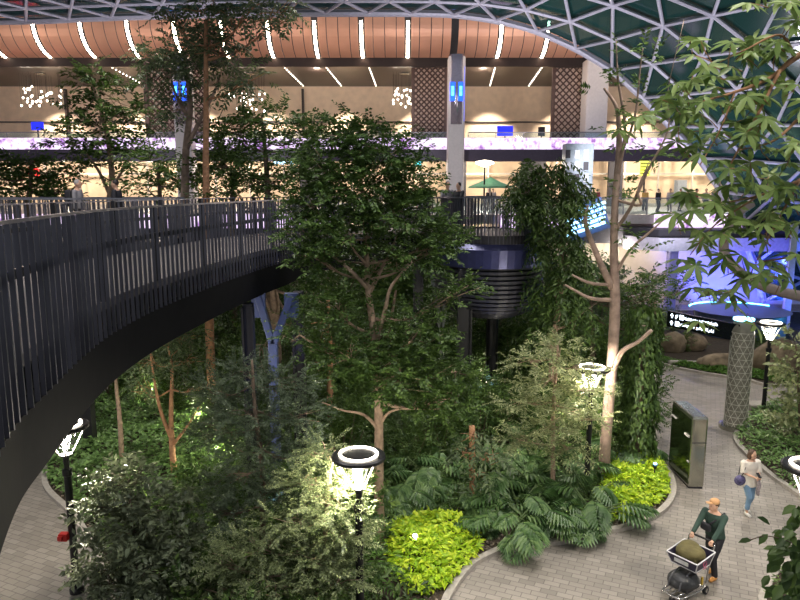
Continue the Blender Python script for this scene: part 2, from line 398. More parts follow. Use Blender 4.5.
# columns
def column(name, label, x0, x1, ytop, Y, zbase, disp=True, wm=M_white):
    a, b = W(x0, ytop, Y)[0], W(x1, ytop, Y)[0]; w = b-a; c = (a+b)/2; zt = W(x0, ytop, Y)[2]
    o = struct(name, MB().box((c, Y, (zbase+zt)/2), (w, w, zt-zbase)), wm, bevel=.15)
    if disp:
        zc = ZY(125, Y); zm = (zt+zc)/2
        build('steel_cladding', MB().tube([(c, Y-.25, zc), (c, Y-.25, zt+.1)], w*.47, 16), mat('lilac_steel', (.35,.33,.42), .25, .8), o, kind='structure', smooth=True)
        e = emit('blue_screen', (.01,.08,1), 1.6); e2 = emit('cyan_screen', (.1,.8,.9), 2)
        build('screen', MB().box((c-w*.25, Y-w*.47-.2, ZY(93,Y)), (w*.28, .1, 1.5)).box((c+w*.22, Y-w*.47-.2, ZY(93,Y)), (w*.28, .1, 1.5)).box((c+w*.42, Y-w*.3-.2, ZY(95,Y)), (.12, .1, 4.4)), e, o, kind='structure')
        build('screen_symbol', MB().box((c-w*.25, Y-w*.47-.27, ZY(90,Y)), (w*.14, .05, .35)).box((c+w*.22, Y-w*.47-.27, ZY(90,Y)), (w*.14, .05, .35)).box((c-w*.25, Y-w*.47-.27, ZY(95,Y)), (w*.14, .05, .35)).box((c+w*.22, Y-w*.47-.27, ZY(95,Y)), (w*.14, .05, .35)), e2, o, kind='structure')
column('wall_column_centre', '', 448, 465, 57, 59.0, TZ)
column('wall_column_left', '', 173, 190, 57, 59.0, TZ)
column('wall_column_right', '', 585, 607, 60, 61.5, 11.5, False)
column('wall_column_lilac', '', 668, 678, 248, 43.6, 0, False, mat('violet_column', (.25,.22,.5), .5))
# back wall panels edges & lattice screens
def screenpanel(name, x0, x1, Y):
    a, b = W(x0, 100, Y)[0], W(x1, 100, Y)[0]; z0, z1 = 11.5, 19.4
    o = struct(name, MB().box(((a+b)/2, Y+.25, (z0+z1)/2), (b-a, .08, z1-z0)), mat('cream_backing', (.75,.60,.50), .6))
    m_ = MB(); nx = round((b-a)/.56); st = (b-a)/nx; nz = int((z1-z0)/st)+1
    for i in range(-nz, nx+1):                         # diagonal bars clipped to the panel
        for sg in (1, -1):
            pts = []
            x = a+i*st if sg > 0 else a+(i+nz)*st
            for q in range(nz+1):
                X = x+sg*q*st; Z = z0+q*st
                if a-.01 <= X <= b+.01 and Z <= z1: pts.append((X, Y, Z))
            if len(pts) > 1: m_.tube([pts[0], pts[-1]], .065, 4)
    for i in range(nx):
        for q in range(nz):
            m_.box((a+(i+.5)*st, Y, z0+(q+.5)*st), (.17, .12, .17), M=Matrix.Rotation(PI/4, 3, 'Y'))
    for X in (a, b): m_.box((X, Y, (z0+z1)/2), (.3, .3, z1-z0))
    struct('lattice', m_, mat('bronze_lattice', (.16,.10,.085), .4, .2), o)
screenpanel('wall_screen_1', 413, 446, 66); screenpanel('wall_screen_2', 553, 585, 66); screenpanel('wall_screen_3', 147, 207, 66)
struct('wall_inset', MB().box((W(20,100,66)[0]-30, 66.2, 15.4), (60-0, .2, 7.8)), M_cream) if False else None
for n_, x in enumerate((66, 146, 303, 554)):
    p = W(x, 100, 78.6); struct('trim_%d' % (11+n_), MB().box((p[0], 78.6, 14.8), (.25, .5, 8.6)), M_darkceil)
struct('trim_15', MB().box((0, 78.7, ZY(122, 78.7)), (130, .2, .12)), M_dark)
# lines of dotted lights in the soffit
for n_, (xa, xb) in enumerate(((279, 303), (322, 341), (367, 376), (496, 490), (545, 529), (103, 145))):
    a = W(xa, 66, 64); b = W(xb, 88, 78); m_ = MB()
    so = thing('soffit_light_row', '', 'light', (a[0], 63.5, 19.3))
    for q in np.linspace(0, 1, 14):
        build('spot_lamp', MB().box((a[0]+(b[0]-a[0])*q, 63.5+14.5*q, 19.37), (.10, .10, .06)), emit('soffit_dots', (1,.85,.7), 7), so)
    tag(so, ['row of tiny soffit lights right of the slender tree crown','row of tiny soffit lights at the left end of the cream wall','row of tiny soffit lights over the middle of the cream wall',
        'row of tiny soffit lights just right of the clad centre column','row of tiny soffit lights running toward the right lattice screen','row of tiny soffit lights at the far left beyond the leafy tree'][n_], 'light', 'rows of dotted soffit lights')
# dots under bulkhead
# shops: lower level glazing + signs
shop = struct('wall_shopfront', MB().box((0, 72, 8.6), (130, .3, 4.6)), mat('warm_shop_wall', (.80,.62,.42), .6, var=.25, scale=.5))
mm = MB()
for x in list(range(-90, 900, 34)):
    p = W(x, 180, 70); mm.box((p[0], 70, 8.6), (.14, .2, 4.5))
mm.box((0, 70, 9.6), (130, .16, .14)); mm.box((0, 70, 6.5), (130, .2, .3))
struct('window_frames', mm, mat('pale_frame', (.5,.46,.40), .4, .4), shop)
for n_, (x0, x1) in enumerate(((446, 466), (521, 545), (300, 330), (608, 622))):
    a, b = W(x0, 180, 69.7)[0], W(x1, 180, 69.7)[0]; struct('wall_pier_%d' % n_, MB().box(((a+b)/2, 69.7, 8.7), (b-a, .5, 4.7)), M_dark)
def slab(name, label, cat, x0, y0, x1, y1, Y, d, m, group=None):
    a = W(x0, y1, Y); b = W(x1, y0, Y)
    o = build(name, MB().box(((a[0]+b[0])/2, Y, (a[2]+b[2])/2), (b[0]-a[0], d, b[2]-a[2])), m, bevel=.02)
    if cat in ('screen', 'banner'):
        zf = TZ if cat == 'banner' else 11.5
        if a[2] > zf: build('stand', MB().box(((a[0]+b[0])/2, Y, (zf+a[2])/2), (.12, .1, a[2]-zf)), M_dark, o)
    return tag(o, label, cat, group)
slab('shop_sign', 'long red glowing fascia sign at the left edge shop', 'sign', -20, 151, 52, 156, 66, .3, emit('red_sign', (1,.03,.03), 2.5))
slab('shop_sign', 'blue white glowing fascia sign behind the left trees', 'sign', 78, 155, 116, 161, 66, .3, emit('ice_sign', (.35,.7,1), 2.5))
slab('shop_sign', 'pale blue light band left of the tall clad column', 'sign', 120, 153, 172, 158, 66, .3, emit('ice_sign', (.35,.7,1), 2.5))
slab('shop_sign', 'small blue white sign right of the slender trunk', 'sign', 274, 156, 293, 164, 66, .3, emit('ice_sign', (.35,.7,1), 2.5))
slab('shop_sign', 'small red sign among the far left shops', 'sign', 28, 168, 38, 176, 66, .3, emit('red_sign', (1,.03,.03), 2.5))
slab('shop_sign', 'turquoise glowing sign left of the clad centre column', 'sign', 415, 155, 421, 166, 66, .3, emit('cyan_screen', (.1,.8,.9), 2))
slab('video_screen', 'blue video screen on the upper terrace', 'screen', 497, 126, 513, 136, 64, .2, emit('deep_blue_screen', (.005,.015,.9), .9))
slab('video_screen', 'small royal blue screen on the far left upper terrace', 'screen', 32, 122, 43, 130, 64, .2, emit('deep_blue_screen', (.005,.015,.9), .9))
slab('television', 'dark framed display on the upper terrace left of column', 'screen', 373, 126, 386, 131, 66, .2, M_dark)
slab('television', 'dark shelf display at the right lattice screen on upper terrace', 'screen', 538, 127, 545, 136, 66, .2, M_dark)
kiosk = slab('display_tower', 'pale blue grey tower panel with window openings behind the drooping tree', 'tower', 562, 144, 592, 206, 52, 1.2, mat('blue_grey_panel', (.28,.34,.38), .5))
wm_ = MB()
for r_ in range(4):
    for c_ in range(3):
        p = W(568+c_*9, 154+r_*12, 51.36); build('window_opening', MB().box(p, (.36, .05, .6)), mat('pale_window', (.62,.66,.70), .4) if (r_+c_)%3 else M_dark, kiosk)
slab('striped_banner', 'banner of yellow and dark stripes hanging over the right terrace', 'banner', 640, 160, 650, 176, 58, .15, mat('dark_interior', (0,0,0)))
bn = COL.objects['striped_banner']; m_ = MB()
for q in range(5): p = W(645, 162+q*3.2, 57.9); m_.box(p, (.84, .1, .16))
build('yellow_stripe', m_, emit('yellow_sign', (.9,.9,.1), 1.2)); COL.objects['yellow_stripe'].parent = bn
slab('wall_menu_board', 'small green and white board on the cream wall right', 'sign', 709, 172, 722, 178, 70, .15, mat('green_board', (.2,.45,.3), .5))
slab('portal', 'grey doorway in the cream wall behind the standing people', 'doorway', 673, 180, 687, 206, 71.6, .15, mat('grey_door', (.28,.32,.36), .4))
# glass balustrades
def balustrade(name, label, x0, x1, Y, zf, h=1.1, st=1.6):
    a, b = W(x0, 200, Y)[0], W(x1, 200, Y)[0]
    t = thing(name, label, 'railing', ((a+b)/2, Y, zf), None)
    m_ = MB(); m_.box(((a+b)/2, Y, zf+h), (b-a, .08, .08)); build('top_rail', m_, M_rail, t)
    xs = np.arange(a, b, st)
    for x in xs: build('post', MB().box((x, Y, zf+h/2), (.06, .06, h)), M_rail, t)
    g, tt, p = nt('clear_rail_glass') if 'clear_rail_glass' not in MATS else (MATS['clear_rail_glass'], None, None)
    if tt:
        tr = tt.nodes.new('ShaderNodeBsdfTransparent'); tr.inputs['Color'].default_value = (.82,.9,.92,1); mx = tt.nodes.new('ShaderNodeMixShader'); mx.inputs[0].default_value = .12
        gs = tt.nodes.new('ShaderNodeBsdfGlossy'); gs.inputs['Roughness'].default_value = .08
        tt.links.new(tr.outputs[0], mx.inputs[1]); tt.links.new(gs.outputs[0], mx.inputs[2]); tt.links.new(mx.outputs[0], tt.nodes['Material Output'].inputs['Surface']); MATS['clear_rail_glass'] = g
    build('glass_panel', MB().box(((a+b)/2, Y, zf+h/2), (b-a, .02, h-.1)), g, t)
balustrade('glass_railing', 'glass railing along the right terrace in front of standing people', 600, 760, TY+.3, TZ)
balustrade('glass_railing', 'glass railing along the terrace behind the drooping tree', 330, 598, TY+.3, TZ, st=2.2)
balustrade('glass_railing', 'upper terrace glass railing left of clad centre column', -60, 446, 60.4, z1-.6, st=3.2)
balustrade('glass_railing', 'upper terrace glass railing right of clad centre column', 467, 720, 60.4, z1-.6, st=2.4)
# chandeliers
for cx, cy, rx, n_, lab in ((42, 97, 20, 34, 'sparkling glass drop chandelier at the upper left terrace'), (250, 103, 20, 26, 'sparkling glass drop chandelier behind the slender tree'), (405, 97, 12, 26, 'sparkling glass drop chandelier left of the clad centre column')):
    c = W(cx, cy, 70); t = thing('chandelier', lab, 'chandelier', (c[0], 70, 19.4)); k = 70/F
    m_ = MB(); m_.lathe((c[0], 70, 19.3), [(.5, 0), (.5, .1)], 16); build('ceiling_plate', m_, M_steel, t)
    wr_ = MB()
    for q in range(n_):
        p = c+R.uniform(-1, 1, 3)*np.array((rx*k, 1.2, 9*k)); d = .085
        build('glass_bulb', MB().ell(p, (d, d, d*1.3), 8, 5), emit('bulb', (1,.88,.72), 9), t, smooth=True)
        wr_.tube([p, (p[0], p[1], 19.35)], .012, 3)
    build('wires', wr_, M_dark, t)
# cafe tables and chairs on the upper terrace / lower terrace
def cafe():
    t = thing('cafe_table', 'dark round cafe table on the terrace', 'table', (0,0,-50))
    build('table_top', MB().lathe((0,0,.72), [(.4,0),(.4,.04)], 16), M_dark, t, local=True)
    build('pedestal', MB().lathe((0,0,0), [(.25,0),(.05,.05),(.04,.7)], 12), M_dark, t, local=True)
    c = thing('cafe_chair', 'dark cafe chair on the terrace', 'chair', (0,0,-50))
    build('seat', MB().box((0,0,.45), (.45,.45,.06)), M_dark, c, local=True, bevel=.02)
    build('backrest', MB().box((0,.2,.7), (.45,.05,.42)), M_dark, c, local=True, bevel=.02)
    for sx in (-.18,.18):
        for sy in (-.18,.18): build('leg', MB().box((sx,sy,.22), (.04,.04,.44)), M_dark, c, local=True)
    return t, c
ct, cc = cafe()
k_ = 0
for x, Y, z, nm in ((358,63,11.5,'upper terrace left of the clad column'),(385,63,11.5,'upper terrace left of the clad column'),(478,63,11.5,'upper terrace near the blue screen'),(527,63,11.5,'upper terrace near the blue screen'),
                    (500,55,TZ,'lower terrace by the green parasol'),(475,56,TZ,'lower terrace by the green parasol'),(70,63,11.5,'upper terrace at the far left'),(15,63,11.5,'upper terrace at the far left')):
    p = (W(x, 150, Y)[0], Y, z)
    (dup(ct, p, 0, 1, 'small round dark cafe table on the '+nm, 'cafe tables, '+nm))
    for sx, rz in ((-.75, PI/2), (.75, -PI/2)):
        dup(cc, (p[0]+sx, p[1], z), rz, 1, 'dark cafe chair on the '+nm, 'cafe chairs, '+nm)
def rm(o):
    for c in list(o.children): bpy.data.objects.remove(c)
    bpy.data.objects.remove(o)
rm(ct); rm(cc)
# parasol + pole lamp
c = W(490, 200, 52); t = thing('parasol', 'green parasol open over the lower terrace tables', 'parasol', (c[0], 52, TZ))
zz = ZY(188, 52); r_ = 22/F*52
build('pole', MB().tube([(c[0],52,TZ), (c[0],52,zz+.75)], .05, 8), M_white, t)
cn = MB(); cn.lathe((c[0],52,zz), [(r_,0),(r_*.96,.12),(r_*.5,.42),(.08,.78)], 8); build('canopy', cn, mat('green_canvas', (.10,.32,.20), .7), t)
c = W(484, 200, 51); t = thing('terrace_lamp', 'dark lamp post with glowing round head above the green parasol', 'lamp', (c[0], 51, TZ))
build('pole', MB().tube([(c[0],51,TZ), (c[0],51,ZY(167,51))], .06, 8), M_black, t)
build('lamp_head', MB().lathe((c[0],51,ZY(167,51)), [(.1,0),(.7,.25),(.65,.4),(.1,.5)], 16), emit('lamp_glow_soft', (1,.85,.65), 4), t)
# ================================================================ BRIDGE
DZ = 6.55; RT = 7.75
gq = [tuple(G(x, y, 6.15)[:2]) for x, y in ((0,445),(40,397),(100,341),(150,312),(200,291),(240,276),(280,263))]
near = cr([(-1.2,.9),(-2.05,2.7)]+gq+[(-2.2,21.3),(.3,23.4),(2.2,24.3)], 14)
def offs(P, d):
    T = np.gradient(P, axis=0); T = unit(T); return P+np.c_[-T[:,1], T[:,0]]*d
far = offs(near, 3.2)
br = thing('footbridge', 'dark curved footbridge with vertical slat railing sweeping in from the left', 'bridge', (near[40][0], near[40][1], 0))
def ribbon(A, B, z0, z1):
    n = len(A); V = np.concatenate([np.c_[A, np.full(n, z0)], np.c_[B, np.full(n, z0)], np.c_[A, np.full(n, z1)], np.c_[B, np.full(n, z1)]])
    Fs = []
    for i in range(n-1):
        Fs += [(i, i+1, n+i+1, n+i), (2*n+i, 3*n+i, 3*n+i+1, 2*n+i+1), (i, 2*n+i, 2*n+i+1, i+1), (n+i, n+i+1, 3*n+i+1, 3*n+i)]
    Fs += [(0, n, 3*n, 2*n), (n-1, 3*n-1, 4*n-1, 2*n-1)][:0]
    return V, Fs
zb_ = RT-1.6
build('deck', MB().add(*ribbon(offs(near,.12), offs(near,3.08), DZ-.12, DZ)), mat('deck_boards', (.10,.09,.09), .5), br)
fa = MB()
fa.add(*ribbon(offs(near,-.02), offs(near,.14), zb_-.62, zb_-.0)); fa.add(*ribbon(offs(near,3.06), offs(near,3.2), zb_-.62, zb_))
build('fascia', fa, mat('matte_black_steel', (.010,.010,.011), .75, spec=.1), br)
build('underside', MB().add(*ribbon(offs(near,.14), offs(near,3.06), zb_-.55, zb_-.45)), M_black, br)
for o_, nm in ((.0, 'near handrail'), (3.2, 'far handrail')):
    q = offs(near, o_); h_ = MB(); h_.add(*ribbon(offs(near, o_-.02), offs(near, o_+.02), RT-.02, RT+.01)); build('handrail', h_, M_rail, br)
    m_ = MB(); m_.add(*ribbon(offs(near, o_+.05 if o_ == 0 else o_-.09), offs(near, o_+.09 if o_ == 0 else o_-.05), RT-.50, RT-.42)); build('mid_rail', m_, M_black, br)
def slats(path, inward, parent, nparts, spacing=.105, z0=zb_, z1=RT-.02, dep=.075):
    S = resample(path, spacing); T = unit(np.gradient(S, axis=0)); N = np.c_[-T[:,1], T[:,0]]*inward
    rest = MB(); cnt = 0
    for i in range(len(S)):
        a = math.atan2(T[i,1], T[i,0])+.18*math.sin(i*spacing*2*PI/1.25); c = (S[i,0]+N[i,0]*dep/2, S[i,1]+N[i,1]*dep/2, (z0+z1)/2)
        inv = S[i,1] > 4.2
        if inv and cnt < nparts: build('baluster', MB().box(c, (.022, dep, z1-z0), a), M_slat, parent); cnt += 1
        else: rest.box(c, (.022, dep, z1-z0), a)
    build('balusters', rest, M_slat, parent, kind='stuff')
slats(near, -1, br, 95, .19, dep=.042)
slats(far, 1, br, 0, .21, dep=.04)
Sp = resample(near, 2.1); Tp = unit(np.gradient(Sp, axis=0))
for i in range(3, len(Sp)):
    for o_ in (.12, 3.08):
        q = Sp[i]+np.array((-Tp[i,1], Tp[i,0]))*o_; a = math.atan2(Tp[i,1], Tp[i,0])
        build('post', MB().box((q[0], q[1], (DZ+RT)/2), (.05, .09, RT-DZ), a), M_black, br)
# lookout at the end
lk = thing('bridge_lookout', 'rounded end platform of the footbridge with slatted bowl underside', 'platform', (3.3, 24.2, 0))
cx, cy, rx_, ry_ = 3.15, 23.9, 1.75, 2.2
th = np.linspace(-PI*.98, PI*.62, 60); oval = np.c_[cx+rx_*np.cos(th), cy+ry_*np.sin(th)]
full = [(cx+rx_*math.cos(a), cy+ry_*math.sin(a)) for a in np.linspace(0, 2*PI, 48, endpoint=False)]
build('deck', MB().prism(full, DZ-.3, DZ-.005), M_dark, lk)
fm = MB(); 
V = [(cx+rx_*s_*math.cos(a), cy+ry_*s_*math.sin(a), z) for s_, z in ((1.0, DZ-.28), (1.12, DZ-.45), (1.08, DZ-1.05), (1.0, DZ-1.0)) for a in np.linspace(0, 2*PI, 48, endpoint=False)]
fm.add(V, [(i*48+j, i*48+(j+1)%48, (i+1)*48+(j+1)%48, (i+1)*48+j) for i in range(3) for j in range(48)])
build('fascia', fm, mat('indigo_lit_steel', (.06,.065,.16), .35, .4), lk)
bw = MB(); NB = 13
for q in range(NB):
    f0 = q/NB; f1 = (q+.62)/NB
    def rr(f): return (1.02+.1*math.sin(PI*f*.9))*math.sqrt(max(.05, 1-f**4.5))
    z_a, z_b = DZ-1.02-f0*1.9, DZ-1.02-f1*1.9
    ring = [(cx+rx_*rr(f0)*k__*math.cos(a), cy+ry_*rr(f0)*k__*math.sin(a), z) for k__, z in ((1.0, z_a), (1.0, z_b), (.93, z_b), (.93, z_a)) for a in np.linspace(0, 2*PI, 40, endpoint=False)]
    bw.add(ring, [(i*40+j, ((i+1)%4)*40+j, ((i+1)%4)*40+(j+1)%40, i*40+(j+1)%40) for i in range(4) for j in range(40)])
build('slatted_bowl', bw, mat('near_black_slats', (.03,.03,.036), .5, .1), lk)
ib = MB(); ib.lathe((cx, cy, 0), [((.93+.1*math.sin(PI*f*.9))*math.sqrt(max(.04, 1-f**4.5)), DZ-1.02-f*1.9) for f in np.linspace(1, 0, 9)], 32, rx_, ry_); build('bowl_lining', ib, M_black, lk)
ov = cr(oval, 2); hm = MB(); hm.add(*ribbon(offs(ov,-.03), offs(ov,.035), RT-.02, RT+.025)); build('handrail', hm, M_rail, lk)
slats(oval, 1, lk, 0, .12)
pm = MB(); pm.tube([(cx+.2, cy+.3, 0), (cx+.2, cy+.3, DZ-2.7)], .22, 12); build('post', pm, M_black, lk)
# supports
def support(name, label, x0, x1, xm, ytop, ym, Y, m, zt=5.45):
    a = W(x0, ytop, Y); b = W(x1, ytop, Y); c = W(xm, ym, Y)
    a[2] = b[2] = zt
    t = thing(name, label, 'support', (c[0], Y, 0))
    for q in (a, b):
        Mx = MB(); d = c-q; L_ = np.linalg.norm(d); ang = math.atan2(d[0], -d[2])
        Mx.box((q+c)/2, (.17, .18, L_+.1), M=Matrix.Rotation(-ang, 3, 'Y')); build('strut', Mx, m, t, bevel=.02)
        build('bracket', MB().box((q[0], Y, zt-.2), (.34, .14, .6)), m, t, bevel=.02)
    build('post', MB().box((c[0], Y, c[2]/2), (.22, .22, c[2]+.1)), m, t, bevel=.02)
support('bridge_support', 'blue lit v shaped steel support under the bridge left of the central tree', 258, 291, 273, 285, 345, 16.2, M_bluesteel)
support('bridge_support', 'grey v shaped steel support under the bridge right of the central tree', 430, 453, 441, 285, 330, 24.6, mat('grey_green_steel', (.22,.24,.22), .5))
for n_, (x, Y, w, lab) in enumerate(((249, 15.4, .22, 'slim dark post under the bridge left of the blue support'), (299, 17.2, .26, 'dark post under the bridge touching the right blue strut'),
        (464, 22.3, .42, 'thick dark double post beside the slatted lookout bowl'), (418, 23.9, .3, 'dark post under the bridge behind the central tree crown'), (436, 26.0, .3, 'dark rear post under the bridge left of the lookout'))):
    p = W(x, 330, Y); t = thing('bridge_post', lab, 'post', (p[0], Y, 0))
    build('shaft', MB().box((p[0], Y, 2.72), (w, w, 5.44)), M_black, t, bevel=.02)
    build('flange', MB().box((p[0]-w*.5, Y-w*.3, 2.7), (.05, w*.9, 5.3)).box((p[0]+w*.5, Y-w*.3, 2.7), (.05, w*.9, 5.3)), M_black, t)
# side walkway
sw = thing('footbridge', 'straight dark walkway with slat railing crossing far left behind the curved bridge', 'bridge', (-14, 19, 0))
wa = np.array([(-24,17.6),(-6.6,19.2)]); wl = cr(wa, 20)
build('deck', MB().add(*ribbon(wl, offs(wl,2.6), DZ-.6, DZ)), M_black, sw)
for o_ in (.0, 2.6):
    build('handrail', MB().add(*ribbon(offs(wl,o_-.03), offs(wl,o_+.03), RT-.02, RT+.03)), M_rail, sw)
    slats(offs(wl, o_), 1, sw, 0, .14, DZ-.3, RT)
for x in (-21, -15, -9.5): build('post', MB().box((x, 19.9, 2.95), (.3,.3,5.9)), M_black, sw)
# ================================================================ LAMPS
glow = emit('lamp_ring_white', (1,.90,.74), 12); glow2 = emit('lamp_core', (1,.93,.80), 40)
acr, t_, p_ = nt('clear_acrylic'); p_ = t_.nodes.new('ShaderNodeBsdfGlossy'); p_.inputs['Roughness'].default_value = .08
tr = t_.nodes.new('ShaderNodeBsdfTransparent'); mx = t_.nodes.new('ShaderNodeMixShader'); mx.inputs[0].default_value = .05
t_.links.new(tr.outputs[0], mx.inputs[1]); t_.links.new(p_.outputs[0], mx.inputs[2]); t_.links.new(mx.outputs[0], t_.nodes['Material Output'].inputs['Surface'])
def lamp(label, x, y, Yd, on=60, ext=None, rad=.46):
    p = W(x, y, Yd); X, Y, Z = p
    t = thing('street_lamp', label, 'lamp', (X, Y, 0))
    build('pole', MB().lathe((X,Y,0), [(.14,0),(.14,.08),(.075,.1),(.07,Z-1.0),(.09,Z-.98),(.09,Z-.86),(.05,Z-.84),(.06,Z-.62),(.12,Z-.55)], 16), M_black, t, smooth=False)
    dsc = build('disc', MB().lathe((X,Y,Z), [(.2,-.05),(rad*.9,-.05),(rad,-.02),(rad,.03),(rad*.93,.05),(.2,.055)], 36), M_black, t)
    rg = MB(); n = 36; V = []
    for r2, z in ((rad*.64,.058),(rad*.64,.070),(rad*.73,.070),(rad*.73,.058)):
        for j in range(n): V.append((X+r2*math.cos(2*PI*j/n), Y+r2*math.sin(2*PI*j/n), Z+z))
    rg.add(V, [(i*n+j, ((i+1))*n+j, ((i+1))*n+(j+1)%n, i*n+(j+1)%n) for i in range(3) for j in range(n)]); build('light_ring', rg, glow, dsc)
    cn = MB(); n = 24
    V = [(X+r2*math.cos(2*PI*j/n), Y+r2*math.sin(2*PI*j/n), Z+z) for r2, z in ((.13,-.55),(rad*.93,-.05)) for j in range(n)]
    cn.add(V, [(j, (j+1)%n, n+(j+1)%n, n+j) for j in range(n)]); build('glass_cone', cn, acr, t)
    for j in range(4):
        a = j*PI/2+.5; build('strut', MB().tube([(X+.1*math.cos(a), Y+.1*math.sin(a), Z-.57), (X+rad*.82*math.cos(a), Y+rad*.82*math.sin(a), Z-.04)], .013, 6), mat('satin_white', (.6,.58,.55), .4), t)
    build('light_source', MB().lathe((X,Y,Z-.09), [(.05,0),(.2,.005),(.2,.035),(.05,.04)], 16), glow2, t)
    l = bpy.data.lights.new('lamp_light', 'POINT'); l.energy = on; l.color = (1,.90,.74); l.shadow_soft_size = .09
    lo = bpy.data.objects.new('lamp_light', l); COL.objects.link(lo); lo.location = (X, Y, Z-.3)
    return t
lamp('black street lamp with ring light at bottom left half behind the bridge', 63.5, 427, 12.6, 250)
lamp('black street lamp with ring light beside the central tree trunk', 358.5, 457, 11.0, 220)
lamp('black street lamp with ring light left of the tall pale trunk', 592, 369, 17.0, 220)
lamp('black street lamp with ring light cut by the right frame edge', 812, 468, 10.7, 120)
lamp('black street lamp with ring light behind the patterned sign column', 771, 324, 23.2, 140)
p = W(65.5, 534, 12.6); t = tag(build('fire_call_box', MB().box((p[0]+.02, 12.5, p[2]), (.17, .14, .15)).box((p[0]-.02, 12.42, p[2]), (.10, .05, .09)), mat('red_plastic', (.6,.02,.015), .4), bevel=.01), 'small red box fixed to the bottom left lamp pole', 'box')
# ================================================================ TOTEM, SIGN COLUMN
a, b, c = G(668,467), G(688,489), G(706,490)
u1 = unit(a-b); u2 = unit(c-b); L1 = np.linalg.norm(a-b); L2 = np.linalg.norm(c-b)
ang = math.atan2(u1[1], u1[0]); v2 = np.array((u1[1], -u1[0], 0)); v2 = v2 if v2.dot(u2) > 0 else -v2
hT = 2.02; t = thing('steel_totem', 'tall brushed steel drinking station cabinet standing on the pavers', 'cabinet', b)
def totpt(s, q, z): return b+u1*s+v2*q+np.array((0,0,z))
def totbox(mb_, s0, s1, q0, q1, z0, z1):
    P = [totpt(s, q, z) for z in (z0, z1) for s, q in ((s0,q0),(s1,q0),(s1,q1),(s0,q1))]
    mb_.add(P, [(0,3,2,1),(4,5,6,7),(0,1,5,4),(1,2,6,5),(2,3,7,6),(3,0,4,7)]); return mb_
wt = L2*.92
build('body', totbox(MB(), 0, L1, 0, wt, .04, hT), M_steel, t, bevel=.06)
build('plinth', totbox(MB(), .03, L1-.03, .03, wt-.03, 0, .06), M_dark, t)
build('side_panel', totbox(MB(), .06, L1-.06, -.012, .01, .12, hT-.1), mat('dark_green_glass', (.06,.09,.035), .12, .8), t)
build('handle', totbox(MB(), .10, .38, -.05, -.012, 1.42, 1.47), M_white, t)
build('handle', totbox(MB(), L1*.7, L1-.1, -.05, -.012, 1.62, 1.65), M_white, t)
build('keyhole', totbox(MB(), .03, .12, -.04, -.012, .74, .78), M_white, t)
build('end_band', totbox(MB(), -.012, .004, .02, wt-.02, 1.30, 1.32), M_dark, t)
# sign column
cb = G(735, 428); cX, cY = cb[0], cb[1]; cZ = 3.72; rC = .36
t = thing('patterned_sign_post', 'tall grey column patterned with thin white triangles', 'column', (cX, cY, 0))
build('shaft', MB().lathe((cX,cY,0), [(rC,0),(rC*.98,cZ-.35),(rC*.98,cZ-.34),(rC*.8,cZ)], 32), mat('grey_column_paint', (.20,.19,.15), .5), t, smooth=False)
ln = MB(); nz = 15; nn = 10; dz = (cZ-.4)/nz
for q in range(nz+1):
    z = q*dz+.02; ln.tube([(cX+(rC+.002)*math.cos(a_), cY+(rC+.002)*math.sin(a_), z) for a_ in np.linspace(0, 2*PI, 33)], .008, 4, False)
    if q < nz:
        for j in range(nn):
            o = (q%2)*.5
            for d in (.5, -.5):
                ln.tube([(cX+(rC+.002)*math.cos((j+o+d*s_)*2*PI/nn), cY+(rC+.002)*math.sin((j+o+d*s_)*2*PI/nn), z+dz*s_) for s_ in (0,.33,.67,1)], .008, 4, False)
build('white_lines', ln, mat('white_line_paint', (.62,.60,.52), .5), t)
build('base_ring', MB().lathe((cX,cY,0), [(rC+.16,0),(rC+.16,.12),(rC+.08,.14),(rC,.14)], 32), M_steel, t)
build('top_light', MB().lathe((cX,cY,cZ), [(rC*.7,0),(rC*.9,.02),(rC*.9,.09),(rC*.7,.1)], 24), emit('cyan_disc', (.3,.75,1), 3), t)
a = W(669, 309, 24.6); b_ = np.array((cX-rC*.6, cY-.1, 0)); zs0, zs1 = 3.05, 3.62
t = thing('wayfinding_sign', 'dark hanging direction sign with white arrows beside the patterned column', 'sign', (b_[0], b_[1], zs0))
d = unit(np.array((a[0]-b_[0], a[1]-b_[1], 0))); Ls = math.hypot(a[0]-b_[0], a[1]-b_[1]); nrm = np.array((-d[1], d[0], 0)); nrm = nrm if nrm[1] < 0 else -nrm
P = [b_+d*s+nrm*q+np.array((0,0,z)) for z in (zs0, zs1) for s, q in ((-.1,.07),(Ls,.07),(Ls,-.07),(-.1,-.07))]
build('panel', MB().add(P, [(0,3,2,1),(4,5,6,7),(0,1,5,4),(1,2,6,5),(2,3,7,6),(3,0,4,7)]), mat('black_gloss', (.01,.012,.02), .2), t)
wl_ = emit('sign_white', (.75,.88,1), 3.0)
def sbox(m_, s0, s1, z0, z1, off=.075):
    P = [b_+d*s+nrm*(off+q)+np.array((0,0,z)) for z in (z0, z1) for s, q in ((s0,0),(s1,0),(s1,-.01),(s0,-.01))]
    m_.add(P, [(0,3,2,1),(4,5,6,7),(0,1,5,4),(1,2,6,5),(2,3,7,6),(3,0,4,7)])
def stri(m_, pts, off=.08):
    P = [b_+d*s+nrm*off+np.array((0,0,z)) for s, z in pts]; m_.add(P, [(0,1,2)])
